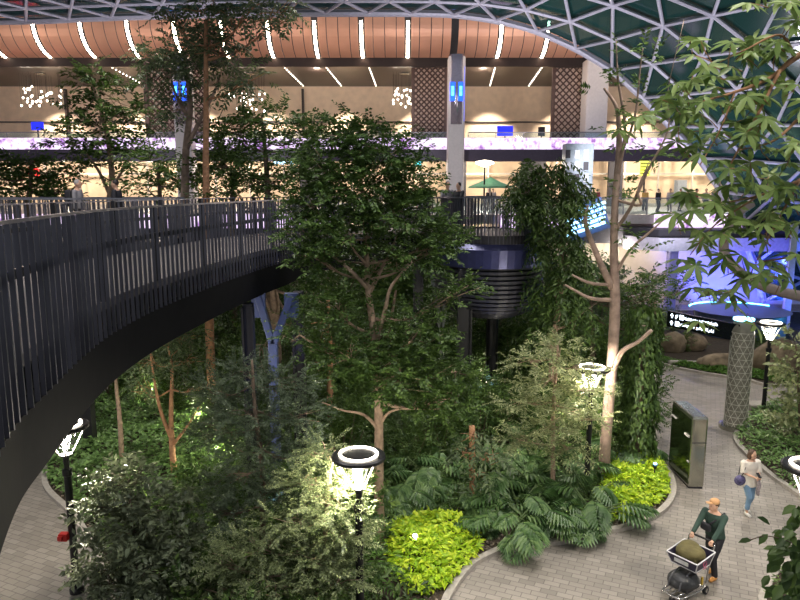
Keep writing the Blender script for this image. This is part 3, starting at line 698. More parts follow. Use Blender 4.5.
for row, zc in enumerate((3.47, 3.21)):
    m_ = MB(); s0 = Ls-.12
    if row == 0 or True:
        stri(m_, [(s0-.10, zc+.09), (s0-.02, zc), (s0-.18, zc)]); sbox(m_, s0-.125, s0-.075, zc-.08, zc)
    build('arrow', m_, wl_, t)
    if row == 0:
        m_ = MB(); stri(m_, [(s0-.36, zc+.07), (s0-.26, zc+.05), (s0-.36, zc-.02)]); sbox(m_, s0-.3, s0-.25, zc-.08, zc+.02); build('arrow', m_, wl_, t)
    m_ = MB(); x_ = s0-(.44 if row == 0 else .26); sbox(m_, x_-.17, x_, zc-.085, zc+.085); build('pictogram', m_, wl_, t)
for zc, sa, n_ in ((3.47, .62, 32), (3.21, .46, 32)):         # small white lettering, two lines (too small to read)
    m_ = MB(); s_ = Ls-.12-sa+.14
    for q in range(n_):
        w_ = float(R.choice([.02, .035, .05])); h_ = float(R.choice([.05, .07, .10])); lo = float(R.choice([-.03, -.04, -.06]))
        if q == n_//2: s_ -= .07; continue
        sbox(m_, s_-w_, s_-w_+.014, zc+lo, zc+lo+h_); sbox(m_, s_-w_, s_, zc+lo, zc+lo+.022)
        if q % 3: sbox(m_, s_-w_, s_, zc+.01, zc+.028)
        s_ -= w_+.012
    build('lettering', m_, wl_, t)
# ================================================================ right side : ring, cyan strip, boulders
ring = cr([W(752,203,30), W(738,214,30), W(725,236,30.2), W(726,256,30.4), W(742,274,30.4), W(766,287,30.2), W(800,296,30), W(840,300,29.6), W(868,290,29.4), W(880,330,29.4), np.array((W(884,330,29.4)[0], 29.4, 0))], 6)
tag(build('curved_beam', MB().tube(ring, np.linspace(.2,.26,len(ring)), 12), mat('tan_grey_beam', (.36,.29,.27), .5), smooth=True), 'thick curved tan beam looping behind the leaves in front of blue wall', 'sculpture')
struct('wall_right', MB().box((24.2, 42.0, 3.0), (.3, 9, 6), -.5), mat('pale_wall', (.5,.5,.56), .5))
ar = np.array([W(x, y, 37) for x, y in ((712,318),(722,314),(738,311.5),(757,311),(775,312))])
ctr = thing('round_counter', 'low round counter with glowing cyan edge in front of the blue wall', 'counter', (ar[2][0], 38.5, 0))
zr = ar[2][2]; Rr = 2.6; cX2, cY2 = ar[2][0]+.4, 37.6
build('counter_body', MB().lathe((cX2,cY2,0), [(Rr*.9,0),(Rr*.9,zr-.1),(Rr,zr)], 40), M_bluesteel, ctr)
build('light_strip', MB().tube([(cX2+Rr*1.01*math.cos(a_), cY2+Rr*1.01*math.sin(a_), zr) for a_ in np.linspace(.5,2.6,30)], .04, 6), emit('cyan_strip', (.1,.6,1), 10), ctr)
# striped glowing canopy
a_, b2 = W(567, 222, 40), W(604, 210, 40)
t = thing('striped_canopy', 'slanted canopy of glowing blue white stripes right of drooping tree', 'canopy', ((a_[0]+b2[0])/2, 40, 0))
m_ = MB(); cxx = (a_[0]+b2[0])/2
Mr = Matrix.Rotation(-.35, 3, 'Y')
for q in range(5):
    c = W(586, 209+q*5, 40); m_.box(c, (2.3, .3, .13), M=Mr)
build('light_bar', m_, emit('ice_sign', (.35,.7,1), 2.5), t)
bp = MB(); c = W(586, 219, 40.4); bp.box(c, (2.4, .2, 1.9), M=Mr); build('backing', bp, M_bluesteel, t)
build('post', MB().box((cxx, 40.6, c[2]/2-.2), (.2, .2, c[2]-.2)), M_bluesteel, t)
def boulder(loc, r, lab):
    m_ = MB(); m_.ell((0,0,0), (r[0],r[1],r[2]), 14, 9); V = m_.V[0]; ph = R.uniform(0,6,3)
    V *= (1+.13*np.sin(V*3/r[0]+ph).sum(1)/1.5)[:,None]+R.normal(0,.03,(len(V),1))
    m_.V[0] = V+np.array((loc[0], loc[1], r[2]*.55+.05)); return tag(build('boulder', m_, M_rock, smooth=True), lab, 'rock')
boulder(G(672,352), (.75,.6,.55), 'grey brown boulder at the left end of the far bed below the sign')
boulder(G(722,369), (1.0,.6,.5), 'low ochre boulder in the far bed left of the patterned column')
boulder(G(708,368), (.5,.4,.35), 'small grey boulder beside the ochre boulder')
boulder(G(776,369), (1.3,.8,.9), 'large brown boulder in the far bed right of the patterned column')
boulder(G(690,350), (.7,.6,.5), 'dark boulder in the middle of the far bed shrubs')
tag(build('edging_slab', MB().box((G(693,366)[0], G(693,366)[1], .16), (2.2,.3,.14), -.12), M_kerb, bevel=.03), 'pale straight edging slab at the front of the far bed', 'slab')
p = G(758, 414); tag(build('bench_slab', MB().box((p[0]+.6, p[1]+.1, .2), (2.0,.6,.4), .05), M_kerb, bevel=.04), 'low pale stone bench at the right bed behind the lamp pole', 'bench')
# ================================================================ TREES
# central tree
Y0 = 14.6
tree('central_tree', 'tall broad tree with small dark green leaves in the middle of the bed', 'tree',
  [(*G(381,547)[:2], 0, .13), pt(379,500,Y0,.115), pt(379,440,Y0,.105), pt(378,385,Y0,.095), pt(374,335,Y0,.085), pt(368,288,Y0,.07), pt(366,240,Y0,.05), pt(362,190,Y0,.035), pt(360,150,Y0,.02)],
  [pb(352,135,14.6,38,20,70,.95), pb(325,165,14.8,36,24,70,.85), pb(385,155,14.4,40,26,80,.9), pb(412,182,14.5,26,20,50,.8), pb(355,190,14.3,42,26,80,.85),
   pb(312,205,14.7,32,20,55,.75), pb(395,212,14.3,40,20,75,.75), pb(440,232,14.6,24,14,40,.7), pb(345,235,14.2,45,20,60,.7), pb(425,250,14.3,38,16,50,.65),
   pb(315,258,14.5,30,14,35,.65), pb(300,228,14.8,22,14,25,.7), pb(458,292,14.4,26,10,22,.55), pb(380,262,14.9,40,14,30,.65),
   pb(335,305,14.3,32,16,40,.5), pb(420,330,14.2,34,26,60,.45), pb(345,355,14.0,36,24,65,.45), pb(400,375,13.9,44,26,100,.4), pb(440,400,14.1,34,18,55,.35), pb(375,335,14.9,34,22,40,.45), pb(455,372,14.3,24,14,26,.4), pb(300,335,14.4,22,18,20,.45)],
  L_dark, M_bark, L=.105, k=13, s=.42, dens=2.5, wr=.55, flat=.3,
  extra=[[pt(376,345,Y0,.05), pt(385,310,14.4,.045), pt(392,285,14.3,.035), pt(412,262,14.2,.02)], [pt(369,290,Y0,.05), pt(350,270,14.4,.04), pt(332,255,14.3,.02)],
         [pt(370,292,Y0,.05), pt(385,262,14.7,.035), pt(398,235,14.7,.02)], [pt(379,430,Y0,.05), pt(364,415,14.4,.035), pt(342,410,14.2,.02), pt(322,402,14.1,.012)],
         [pt(379,425,Y0,.05), pt(390,412,14.5,.03), pt(408,408,14.4,.015)], [pt(378,395,Y0,.06), pt(388,372,14.9,.05), pt(390,330,15,.04), pt(396,290,15,.025)]])
# pale trunk right
Y1 = 17.9
tree('pale_trunk_tree', 'tall tree with thick pinkish trunk right of the lamp, sparse leaves above', 'tree',
  [(*G(604,478)[:2], 0, .18), pt(605,450,Y1,.15), pt(609,400,Y1,.145), pt(613,350,Y1,.14), pt(615,300,Y1,.135), pt(614,255,Y1,.105), pt(615,205,Y1,.09), pt(619,150,Y1,.08), pt(617,110,Y1,.05), pt(604,88,Y1,.03)],
  [pb(640,58,17.5,26,14,10,.95), pb(650,100,17.4,20,26,12,.9), pb(622,130,17.6,14,26,10,.9), pb(660,60,17.2,14,10,5,.95), pb(624,190,17.6,12,22,10,.7), pb(585,215,17.5,14,12,7,.5), pb(640,240,17.4,24,12,10,.5), pb(600,80,17.6,14,14,5,.98), pb(655,150,17.3,26,14,8,.9)],
  L_mid, M_barkw, L=.17, k=9, s=.4, dens=1.0, wr=.4, flat=.4, boughs=False,
  extra=[[pt(612,288,Y1,.10), pt(597,255,17.7,.08), pt(586,225,17.6,.06), pt(588,205,17.5,.03)], [pt(611,375,Y1,.08), pt(622,352,17.6,.07), pt(638,342,17.5,.05), pt(652,330,17.4,.05)],
         [pt(614,300,Y1,.06), pt(590,298,17.7,.045), pt(565,285,17.6,.03)], [pt(613,285,Y1,.05), pt(590,283,17.7,.04), pt(572,275,17.6,.025)],
         [pt(616,230,Y1,.05), pt(632,205,17.6,.045), pt(648,170,17.4,.035), pt(668,130,17.3,.02), pt(668,90,17.3,.012), pt(684,20,17.2,.008)],
         [pt(617,180,Y1,.05), pt(625,130,17.6,.04), pt(618,80,17.5,.03), pt(616,40,17.4,.012)], [pt(618,160,Y1,.04), pt(634,120,17.6,.03), pt(640,70,17.5,.02), pt(643,48,17.4,.012)],
         [pt(615,275,Y1,.05), pt(630,250,17.6,.035), pt(650,232,17.5,.03), pt(672,212,17.4,.015)], [pt(616,200,Y1,.04), pt(640,205,17.5,.04), pt(638,190,17.4,.03), pt(650,160,17.3,.015)]])
# drooping tree
Y2 = 21.5
tree('drooping_tree', 'slender tree with drooping dark leaves between lookout and pale trunk', 'tree',
  [(*G(552,400)[:2]*.92, 0, .12), pt(552,370,Y2,.11), pt(555,330,Y2,.10), pt(563,285,Y2,.09), pt(562,240,Y2,.07), pt(561,195,Y2,.04)],
  [pb(545,172,21.5,32,16,55,.95), pb(525,190,21.3,18,14,26,.9), pb(572,190,21.4,20,14,30,.9), pb(545,205,21.2,34,16,55,.85), pb(556,240,21.5,24,26,56,.75), pb(575,262,21.4,18,24,34,.6), pb(553,290,21.4,20,30,48,.5), pb(578,310,21.6,20,30,34,.4), pb(544,338,21.4,20,20,34,.35)],
  L_dark, M_bark, L=.24, k=12, s=.55, dens=1.7, wr=.30, flat=.3, hang=.55)
# vine column
c = G(636,466)
vt = thing('climbing_vine', 'tall slim column smothered in dark green climbing vines beside the path', 'climber', c)
m_ = MB(); m_.tube([(c[0],c[1],0),(c[0],c[1],4.2)], .09, 10); build('stem', m_, M_barkd, vt)
n = 2600; z = R.uniform(.05, 4.7, n); a = R.uniform(0, 2*PI, n); r_ = (.50-.05*(z/4.7))*(1+.12*np.sin(z*5+a*2))*R.uniform(.75,1.05,n)
P = np.c_[c[0]+r_*np.cos(a), c[1]+r_*np.sin(a), z]; D = np.c_[np.cos(a)*.5, np.sin(a)*.5, -np.full(n,1.)]+R.normal(0,.25,(n,3))
V, Fa = leaves(P, D, np.c_[np.cos(a), np.sin(a), np.full(n,.4)], R.uniform(.12,.22,n), .09); npmesh('foliage', V, Fa, L_dark, vt)
# layered pale tree by the lamp
Y3 = 16.6
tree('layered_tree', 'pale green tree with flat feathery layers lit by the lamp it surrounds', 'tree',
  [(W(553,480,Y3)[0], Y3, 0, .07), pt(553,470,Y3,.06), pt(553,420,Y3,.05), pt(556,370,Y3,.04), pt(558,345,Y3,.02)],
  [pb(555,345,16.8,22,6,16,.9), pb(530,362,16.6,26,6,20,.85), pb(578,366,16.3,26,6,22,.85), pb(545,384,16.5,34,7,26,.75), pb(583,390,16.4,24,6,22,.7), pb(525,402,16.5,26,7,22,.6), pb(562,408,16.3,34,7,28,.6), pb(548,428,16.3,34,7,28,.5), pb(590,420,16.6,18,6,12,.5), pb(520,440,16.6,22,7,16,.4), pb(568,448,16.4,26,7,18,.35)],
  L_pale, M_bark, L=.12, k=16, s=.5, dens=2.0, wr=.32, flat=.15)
# small trunk with palmate leaves
tree('staked_small_tree', 'short straight bare orange trunk with few grey leaves before the shrubs', 'tree',
  [(W(473,512,15.8)[0], 15.8, 0, .085), pt(473,505,15.8,.08), pt(472,465,15.8,.078), pt(472,426,15.8,.075)],
  [pb(462,452,15.6,18,8,12,.8), pb(490,458,15.6,16,9,12,.8), pb(470,436,15.5,20,7,8,.95), pb(478,475,15.5,16,8,8,.7)], L_grey, M_barko, L=.2, k=10, s=.4, wr=.3, hang=.3)
# feathery trees, front left of centre
Y5 = 12.2
tree('feathery_tree', 'dark grey green feathery tree left of centre in front of the blue support', 'tree',
  [(W(255,600,Y5)[0], Y5, 0, .07), pt(262,540,Y5,.06), pt(262,470,Y5,.05), pt(255,410,Y5,.04), pt(252,360,Y5,.02)],
  [pb(250,372,12.6,28,12,34,.95), pb(222,392,12.6,26,12,30,.9), pb(285,385,12.6,28,14,34,.9), pb(250,415,12.2,40,14,44,.8), pb(300,415,12.3,30,14,34,.75), pb(215,430,12.3,28,14,28,.7), pb(262,450,12,42,16,48,.6), pb(305,455,12.1,26,14,26,.6), pb(235,480,12,32,14,34,.5), pb(280,490,11.8,36,16,40,.45), pb(225,515,11.9,30,12,28,.4)],
  leafmat('leaf_smoky', (.05,.072,.045), (.085,.12,.07), (.14,.18,.10)), M_barkd, L=.065, k=24, s=.42, dens=2.6, wr=.42, flat=.2)
Y6 = 11.3
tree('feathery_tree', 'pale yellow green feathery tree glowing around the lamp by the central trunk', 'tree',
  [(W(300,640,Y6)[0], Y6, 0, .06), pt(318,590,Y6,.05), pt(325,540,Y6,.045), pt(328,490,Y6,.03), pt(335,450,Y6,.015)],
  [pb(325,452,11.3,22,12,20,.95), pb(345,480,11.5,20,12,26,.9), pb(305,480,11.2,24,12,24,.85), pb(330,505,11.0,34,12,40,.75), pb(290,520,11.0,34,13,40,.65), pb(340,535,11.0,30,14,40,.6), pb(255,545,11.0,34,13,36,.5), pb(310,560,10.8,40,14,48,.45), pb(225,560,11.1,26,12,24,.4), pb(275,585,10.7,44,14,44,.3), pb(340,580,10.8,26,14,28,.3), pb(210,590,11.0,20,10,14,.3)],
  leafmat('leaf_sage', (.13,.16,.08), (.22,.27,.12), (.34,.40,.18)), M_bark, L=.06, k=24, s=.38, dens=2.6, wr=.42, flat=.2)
# broad-leaved shrub bottom left
Y7 = 11.6
tree('bronze_shrub', 'big bushy shrub with bronze green oval leaves at the bottom left', 'shrub',
  [(W(135,640,Y7)[0], Y7, 0, .05), pt(136,590,Y7,.045), pt(134,540,Y7,.035), pt(130,500,Y7,.02)],
  [pb(128,478,11.9,34,14,30,.95), pb(108,505,11.7,30,16,34,.9), pb(152,503,11.7,32,16,34,.9), pb(125,535,11.3,44,18,54,.75), pb(172,540,11.5,26,18,30,.7), pb(105,570,11.3,32,18,40,.6), pb(150,572,11.1,40,20,56,.5), pb(120,598,11.0,40,14,44,.4), pb(185,590,11.2,22,18,24,.4), pb(160,605,11,30,12,24,.3)],
  L_bronze, M_barkd, L=.15, k=10, s=.32, dens=1.7, wr=.45, flat=.4)
# forked orange tree
Y8 = 17.6
tree('forked_orange_tree', 'small tree with forked orange brown stem left of the feathery tree', 'tree',
  [(*G(175,487)[:2], 0, .10), pt(174,470,Y8,.09), pt(172,445,Y8,.08), pt(171,410,Y8,.06), pt(172,370,Y8,.04), pt(168,345,Y8,.02)],
  [pb(168,338,17.6,24,14,40,.95), pb(190,360,17.6,22,12,26,.85), pb(150,360,17.8,20,14,26,.85), pb(205,385,17.4,18,12,22,.7), pb(140,385,17.9,14,10,14,.7), pb(185,335,17.9,26,12,26,.9)],
  L_grey, M_barko, L=.12, k=13, s=.5, dens=1.6, wr=.35, hang=.2,
  extra=[[pt(172,440,Y8,.06), pt(162,415,17.5,.05), pt(155,385,17.4,.035), pt(150,350,17.4,.02)], [pt(173,445,Y8,.045), pt(188,425,17.4,.03), pt(200,405,17.3,.015)]])
tree('thin_stick_tree', 'thin leafless looking pole trunk standing in the left ground cover', 'tree',
  [(*G(122,472)[:2], 0, .075), pt(121,440,18.2,.07), pt(119,410,18.2,.06), pt(116,380,18.2,.045), pt(118,340,18.2,.02)],
  [pb(118,332,18.3,22,10,16,.98), pb(105,345,18.4,14,8,8,.95)], L_grey, M_bark, L=.12, k=12, s=.5, hang=.2)
# slender tall trees beyond bridge
def bigtree(label, bx, Y, pts, blobs, lm=L_grey, bm_=M_bark, L=.16, k=12, s=.6, r0=.14, dens=1, group=None, hang=0, extra=(), name='background_tree', wr=.42):
    x0 = W(pts[0][0], pts[0][1], Y)[0]
    T = [(x0, Y, 0, r0)]+[pt(x, y, Y, r0*(1-.75*i/len(pts))) for i, (x, y) in enumerate(pts)]
    dens *= 1.7
    return tree(name, label, 'tree', T, [pb(x, y, Y+R.normal(0,.5), rx, ry, n, at) for x, y, rx, ry, n, at in blobs], lm, bm_, L=L, k=k, s=s, dens=dens, wr=wr, hang=hang, extra=extra, group=group, twigr=.015)
bigtree('tall slender brown trunk rising past the top frame edge at left', 210, 22.5, [(210,345),(208,260),(206,180),(206,100),(206,20)],
  [(215,8,36,12,26,.98),(250,12,34,12,24,.95),(170,14,20,8,10,.95),(290,6,26,10,12,.9),(210,40,26,22,24,.9),(245,80,30,16,20,.8),(226,52,20,18,16,.9)], L_grey, M_barko, L=.19, k=13, s=.7, r0=.15, hang=.15, name='slender_tree')
bigtree('whitish trunked tree left of the slender trunk before the blue clad column', 185, 25.5, [(184,235),(185,190),(186,150),(190,110),(188,80),(184,55)],
  [(178,48,26,16,36,.98),(200,62,22,18,30,.95),(160,70,22,18,30,.9),(182,95,24,18,20,.85),(170,110,26,14,16,.7),(215,30,18,14,16,.95),(150,55,14,12,14,.9)], L_grey, M_barkw, L=.18, k=13, s=.7, r0=.17, hang=.1,
  extra=[[pt(186,150,25.5,.10), pt(200,120,25.3,.07), pt(213,95,25.2,.05), pt(222,70,25.1,.02)], [pt(187,115,25.5,.08), pt(176,95,25.4,.05), pt(170,75,25.3,.03)]], name='slender_tree')
bigtree('dark leafy tree at the upper left with fine upright crown', 105, 29, [(110,220),(112,180),(108,140),(98,100),(90,75)],
  [(92,85,16,16,22,.95),(118,100,20,18,26,.9),(75,112,16,14,16,.85),(100,130,34,16,30,.75),(135,120,16,18,16,.8),(70,145,22,12,18,.6),(128,150,26,14,22,.6),(95,165,36,14,26,.5),(88,72,10,8,8,.98)], L_dark, M_bark, L=.26, k=11, s=.7, r0=.14,
  extra=[[pt(110,195,29,.09), pt(98,170,28.8,.06), pt(84,150,28.7,.03)], [pt(111,190,29,.08), pt(124,168,28.8,.05), pt(138,145,28.7,.02)]])
bigtree('low dark spreading tree at the left frame edge beyond the bridge', 25, 30, [(28,230),(30,190),(32,160)],
  [(15,165,26,12,34,.9),(48,172,26,12,32,.85),(-15,175,22,14,24,.8),(30,185,30,10,28,.7),(60,192,20,8,14,.7)], L_dark, M_barkd, L=.28, k=11, s=.75, r0=.14)
bigtree('dark layered tree behind the bridge left of the central tree crown', 265, 24, [(268,260),(268,210),(266,160),(262,125)],
  [(262,118,38,9,38,.95),(232,132,26,10,24,.9),(295,135,30,10,30,.9),(262,150,44,12,40,.8),(225,165,30,12,28,.7),(300,168,30,12,28,.7),(258,182,46,10,40,.6),(220,192,22,8,14,.5)], L_dark, M_barkd, L=.2, k=14, s=.7, r0=.13, hang=0)
bigtree('dark green tree behind the bridge between the two slender trunks', 160, 27, [(160,250),(160,200),(158,165)],
  [(150,160,26,12,30,.9),(180,178,20,14,22,.8),(145,185,28,10,28,.7),(200,168,18,14,20,.8)], L_mid, M_barkd, L=.22, k=12, s=.7, r0=.12)
bigtree('green tree behind the bridge directly right of the slender brown trunk', 232, 28, [(232,250),(232,200),(234,170)],
  [(232,160,24,14,26,.9),(248,182,24,10,22,.7),(222,150,16,16,16,.9)], L_mid, M_barkd, L=.22, k=12, s=.7, r0=.12)
bigtree('fairly pale trunked tree seen between the blue support struts', 275, 21, [(276,350),(275,310),(272,280)],
  [(300,330,30,20,30,.9),(260,350,26,18,24,.7),(320,300,24,18,20,.9)], L_mid, M_bark, L=.12, k=13, s=.55, r0=.17, extra=[[pt(275,325,21,.07), pt(268,305,20.9,.05), pt(262,292,20.8,.03)], [pt(275,322,21,.06), pt(279,308,20.9,.04), pt(277,290,20.9,.03)]])
bigtree('thin brown trunk with dark crown under the bridge right of the blue support', 330, 20, [(330,400),(330,340),(328,300)],
  [(322,330,26,22,34,.9),(345,350,24,18,26,.7),(318,365,26,14,26,.6)], L_dark, M_barko, L=.12, k=13, s=.5, r0=.10)
bigtree('dark bushy tree filling behind the lookout posts', 500, 27, [(505,360),(505,330),(505,310)],
  [(500,325,30,14,40,.9),(520,350,26,18,36,.7),(480,358,26,14,30,.7)], L_dark, M_barkd, L=.2, k=13, s=.6, r0=.10)
bigtree('dark tree left of the vine column behind the pale trunk', 595, 24, [(592,380),(592,330),(590,290)],
  [(590,285,22,18,30,.95),(575,335,26,22,44,.7),(600,365,24,22,36,.6),(635,300,22,14,26,.9),(650,285,16,10,14,.9),(640,330,18,18,22,.8)], L_mid, M_barkd, L=.2, k=13, s=.55, r0=.10)
bigtree('slim green sapling tree left of the hanging direction sign', 655, 30, [(655,340),(655,310),(655,290)],
  [(655,275,16,8,14,.95),(668,292,14,10,12,.8),(648,300,14,12,14,.7),(688,282,14,8,10,.9)], L_mid, M_bark, L=.22, k=11, s=.55, r0=.07)
# column shrub at right
Yr = 20.5
tree('leafy_climber_tree', 'tall leafy shrub with glossy pale green leaves at the right frame edge', 'shrub',
  [(W(800,440,Yr)[0], Yr, 0, .06), pt(800,420,Yr,.05), pt(798,380,Yr,.04), pt(796,345,Yr,.02)],
  [pb(795,345,20.5,14,14,18,.95), pb(790,368,20.3,18,14,26,.8), pb(800,392,20.2,24,14,32,.6), pb(788,412,20.2,18,12,24,.4), pb(805,425,20.1,24,12,24,.3), pb(812,360,20.5,16,18,20,.8)], L_pale, M_barkd, L=.2, k=9, s=.35, wr=.5, flat=.5)
# ---- foreground umbrella-leaf tree (palmate leaves) at the right
def palmate(name, label, trunk, branches, tips, lm, L=.235, nl=7, petiole=.17, wr=.29, bm_=M_barko):
    t = thing(name, label, 'tree', trunk[0][:3]); mb = MB()
    C = cr(np.array(trunk), 6); mb.tube(C[:,:3], C[:,3], 10)
    for b in branches: B = cr(np.array(b), 6); mb.tube(B[:,:3], B[:,3], 7)
    Ps, Ds, Ns, Ls = [], [], [], []
    for (P, d) in tips:
        P = np.array(P); hub = P+unit(np.array(d)+R.normal(0,.35,3))*petiole*R.uniform(.6,1.4)
        mb.tube([P, (P+hub)/2+R.normal(0,.008,3), hub], [.006,.005,.004], 4)
        up = unit(np.array((0,-.35,1.))+R.normal(0,.35,3)); a = unit(np.cross(up, R.normal(0,1,3))); b_ = np.cross(up, a); ph = R.uniform(0,6)
        for j in range(nl):
            th = ph+2*PI*j/nl*.9; dd = a*math.cos(th)+b_*math.sin(th)-up*.28
            Ps.append(hub); Ds.append(dd); Ns.append(up+R.normal(0,.12,3)); Ls.append(L*R.uniform(.7,1.15))
    build('trunk', mb, bm_, t, smooth=True)
    Ls = np.array(Ls); V, Fa = leaves(np.array(Ps), np.array(Ds), np.array(Ns), Ls, Ls*wr, True, .12)
    npmesh('foliage', V, Fa, lm, t); return t
YF = 7.2
def P4(x, y, Y, r): return (*W(x, y, Y), r)
brs = [[P4(840,30,7.4,.05), P4(795,58,7.3,.03), P4(770,78,7.2,.022), P4(735,92,7.2,.015), P4(700,102,7.2,.008)],
       [P4(780,70,7.2,.02), P4(755,120,7.1,.014), P4(730,165,7.1,.009)], [P4(850,150,7.5,.03), P4(800,180,7.4,.02), P4(760,195,7.3,.012), P4(715,205,7.2,.007)],
       [P4(800,180,7.4,.015), P4(770,235,7.3,.010), P4(745,285,7.3,.006)], [P4(850,250,7.4,.03), P4(805,255,7.4,.015), P4(760,262,7.3,.008)],
       [P4(850,100,7.5,.03), P4(810,110,7.4,.02), P4(775,140,7.3,.012), P4(740,150,7.2,.007)], [P4(760,195,7.3,.01), P4(715,225,7.2,.008), P4(690,255,7.2,.005)],[P4(745,285,7.3,.006),P4(720,295,7.3,.005),P4(705,300,7.3,.004)],
       [P4(735,92,7.2,.01), P4(720,130,7.2,.008), P4(700,165,7.2,.006)], [P4(795,58,7.3,.02), P4(780,35,7.2,.012), P4(745,50,7.2,.008), P4(720,62,7.2,.005)]]
tips = []
_ = 0
spots = [(697,60),(715,50),(706,85),(690,92),(672,108),(668,120),(655,122),(727,60),(742,75),(755,50),(770,45),(783,30),(790,50),(735,100),(710,105),(722,115),(745,110),(760,95),(775,100),(790,85),(700,125),(715,140),
  (735,130),(680,135),(752,132),(770,125),(788,130),(700,160),(692,162),(728,155),(745,160),(762,170),(780,160),(795,150),(715,185),(735,190),(752,185),(770,200),(790,190),(700,205),(712,215),(690,200),(728,210),(745,215),(765,225),(785,215),
  (752,238),(735,240),(706,230),(700,245),(690,258),(770,250),(790,240),(728,262),(720,290),(705,300),(745,270),(760,275),(780,270),(795,262),(735,300),(755,300),(768,190),(785,3),(770,8),(798,5),(725,75),(745,90),(775,70),(800,110),(765,150),(690,75)]
for x, y in spots+[(a+R.normal(0,14), b+R.normal(0,12)) for a, b in spots]:
    p = W(x+R.normal(0,4), y+R.normal(0,4), YF+R.uniform(-.35,.45))
    tips.append((p+np.array((.02,0,-.05)), (R.normal(-.4,.4), R.normal(-.2,.3), .5)))
base = (5.9, 8.2)
palmate('umbrella_leaf_tree', 'foreground tree with palmate drooping green leaves filling the right top corner',
  [(base[0],base[1],0,.11),(base[0]+.05,base[1],3,.10),(base[0]-.1,8.0,6,.08),(P4(850,250,7.4,.06)),(P4(848,150,7.5,.05)),(P4(842,40,7.4,.045)),(P4(845,-60,7.4,.03))], brs, tips, L_schef)
# foreground broad-leaf tree bottom right
def big_leaf_tree():
    t = thing('glossy_leaf_tree', 'foreground small tree with large dark glossy leaves at the bottom right', 'tree', (W(822,560,6.9)[0], 6.9, 0)); mb = MB()
    C = cr(np.array([(W(822,560,6.9)[0],6.9,0,.05),P4(820,640,6.9,.045),P4(812,560,6.9,.035),P4(803,500,6.9,.015)]), 6); mb.tube(C[:,:3], C[:,3], 8)
    n = 150; x = 800+R.normal(0,12,n); y = R.uniform(503,640,n); x = np.where(y<520, 800+R.normal(0,6,n), x)-np.clip((y-530)*.10,0,9)
    P = np.array([W(a, b, 6.9+R.uniform(-.35,.3)) for a, b in zip(x, y)]); 
    P = np.r_[P, [W(752,540,6.8), W(768,534,6.8), W(775,545,6.8), W(778,560,6.8), W(770,525,6.9)]]; n = len(P)
    D = np.c_[R.normal(-.5,.6,n), R.normal(-.5,.4,n), R.normal(-.45,.3,n)]
    D[-5:] = [(-1,0,-.1),(-.8,-.3,-.6),(-.4,-.3,-1),(-.6,0,-.8),(-.5,0,.4)]
    Lh = R.uniform(.13,.22,n); V, Fa = leaves(P, D, np.c_[R.normal(0,.3,n), np.full(n,-.4), np.full(n,1.)], Lh, Lh*.5, True, .15)
    mb.tube(cr([W(806,550,6.9), W(785,540,6.85), W(765,536,6.8), W(750,540,6.8)], 4), .006, 5)
    build('trunk', mb, M_barkd, t, smooth=True); npmesh('foliage', V, Fa, L_dark, t)
big_leaf_tree()
# ================================================================ SHRUBS (prototypes + copies)
def proto(name, label, cat, fol, lm, stems=None, sm=M_barkd):
    t = thing(name, label, cat, (0,0,-60)); V, Fa = fol; npmesh('foliage', V, Fa, lm, t, local=True)
    if stems is not None: build('stems', stems, sm, t, local=True)
    return t
def split_leaf_plant(nl=13, Rr=.75):
    parts = []; st = MB()
    for q in range(nl):
        a = 2*PI*q/nl*1.618*2+R.uniform(-.3,.3); el = R.uniform(.25,1.0); L0 = R.uniform(.45,.75)*Rr/.75
        d = np.array((math.cos(a)*math.cos(el), math.sin(a)*math.cos(el), math.sin(el))); e = d*L0+np.array((0,0,.05))
        st.tube([(0,0,0), e*.5+np.array((0,0,.08)), e], .012, 4)
        h = np.array((math.cos(a), math.sin(a), 0)); BL = R.uniform(.45,.62); s_ = np.linspace(.02, 1, 10)
        ax = e[None]+h[None]*(BL*s_)[:,None]+np.array((0,0,1.))[None]*(.10*s_-.42*BL*s_**2)[:,None]
        sd = np.array((-h[1], h[0], 0)); P, D, Ls = [], [], []
        for i, f in enumerate(s_):
            for sg in (-1, 1):
                P.append(ax[i]); D.append(sd*sg*(1.0-.35*f)+h*(.25+.9*f)+np.array((0,0,-.22-.2*f))); Ls.append(BL*(.55*math.sin(PI*min(1,f*.75+.2))+.05))
        Ls = np.array(Ls); N = np.tile(np.array((0,0,1.))+h*.3, (len(P),1)); parts.append(leaves(np.array(P), np.array(D), N, Ls, Ls*.26+.012, False, .25))
    return merge(parts), st
def bush(L, n, h, r, wr=.45, k=10, s=.3, flat=.4, hang=0):
    P, d = inblob((0,0,h*.55), (r,r,h*.48), n, .6); P[:,2] = np.maximum(P[:,2], .08)
    out = d+R.normal(0,.4,(n,3))+np.array((0,0,.25)); st = MB()
    for q in range(7): st.tube([(0,0,0), P[q]*.5+R.normal(0,.03,3), P[q]], [.02,.015,.006], 4)
    return sprays(P, out, k, s, L, wr, flat, hang=hang), st
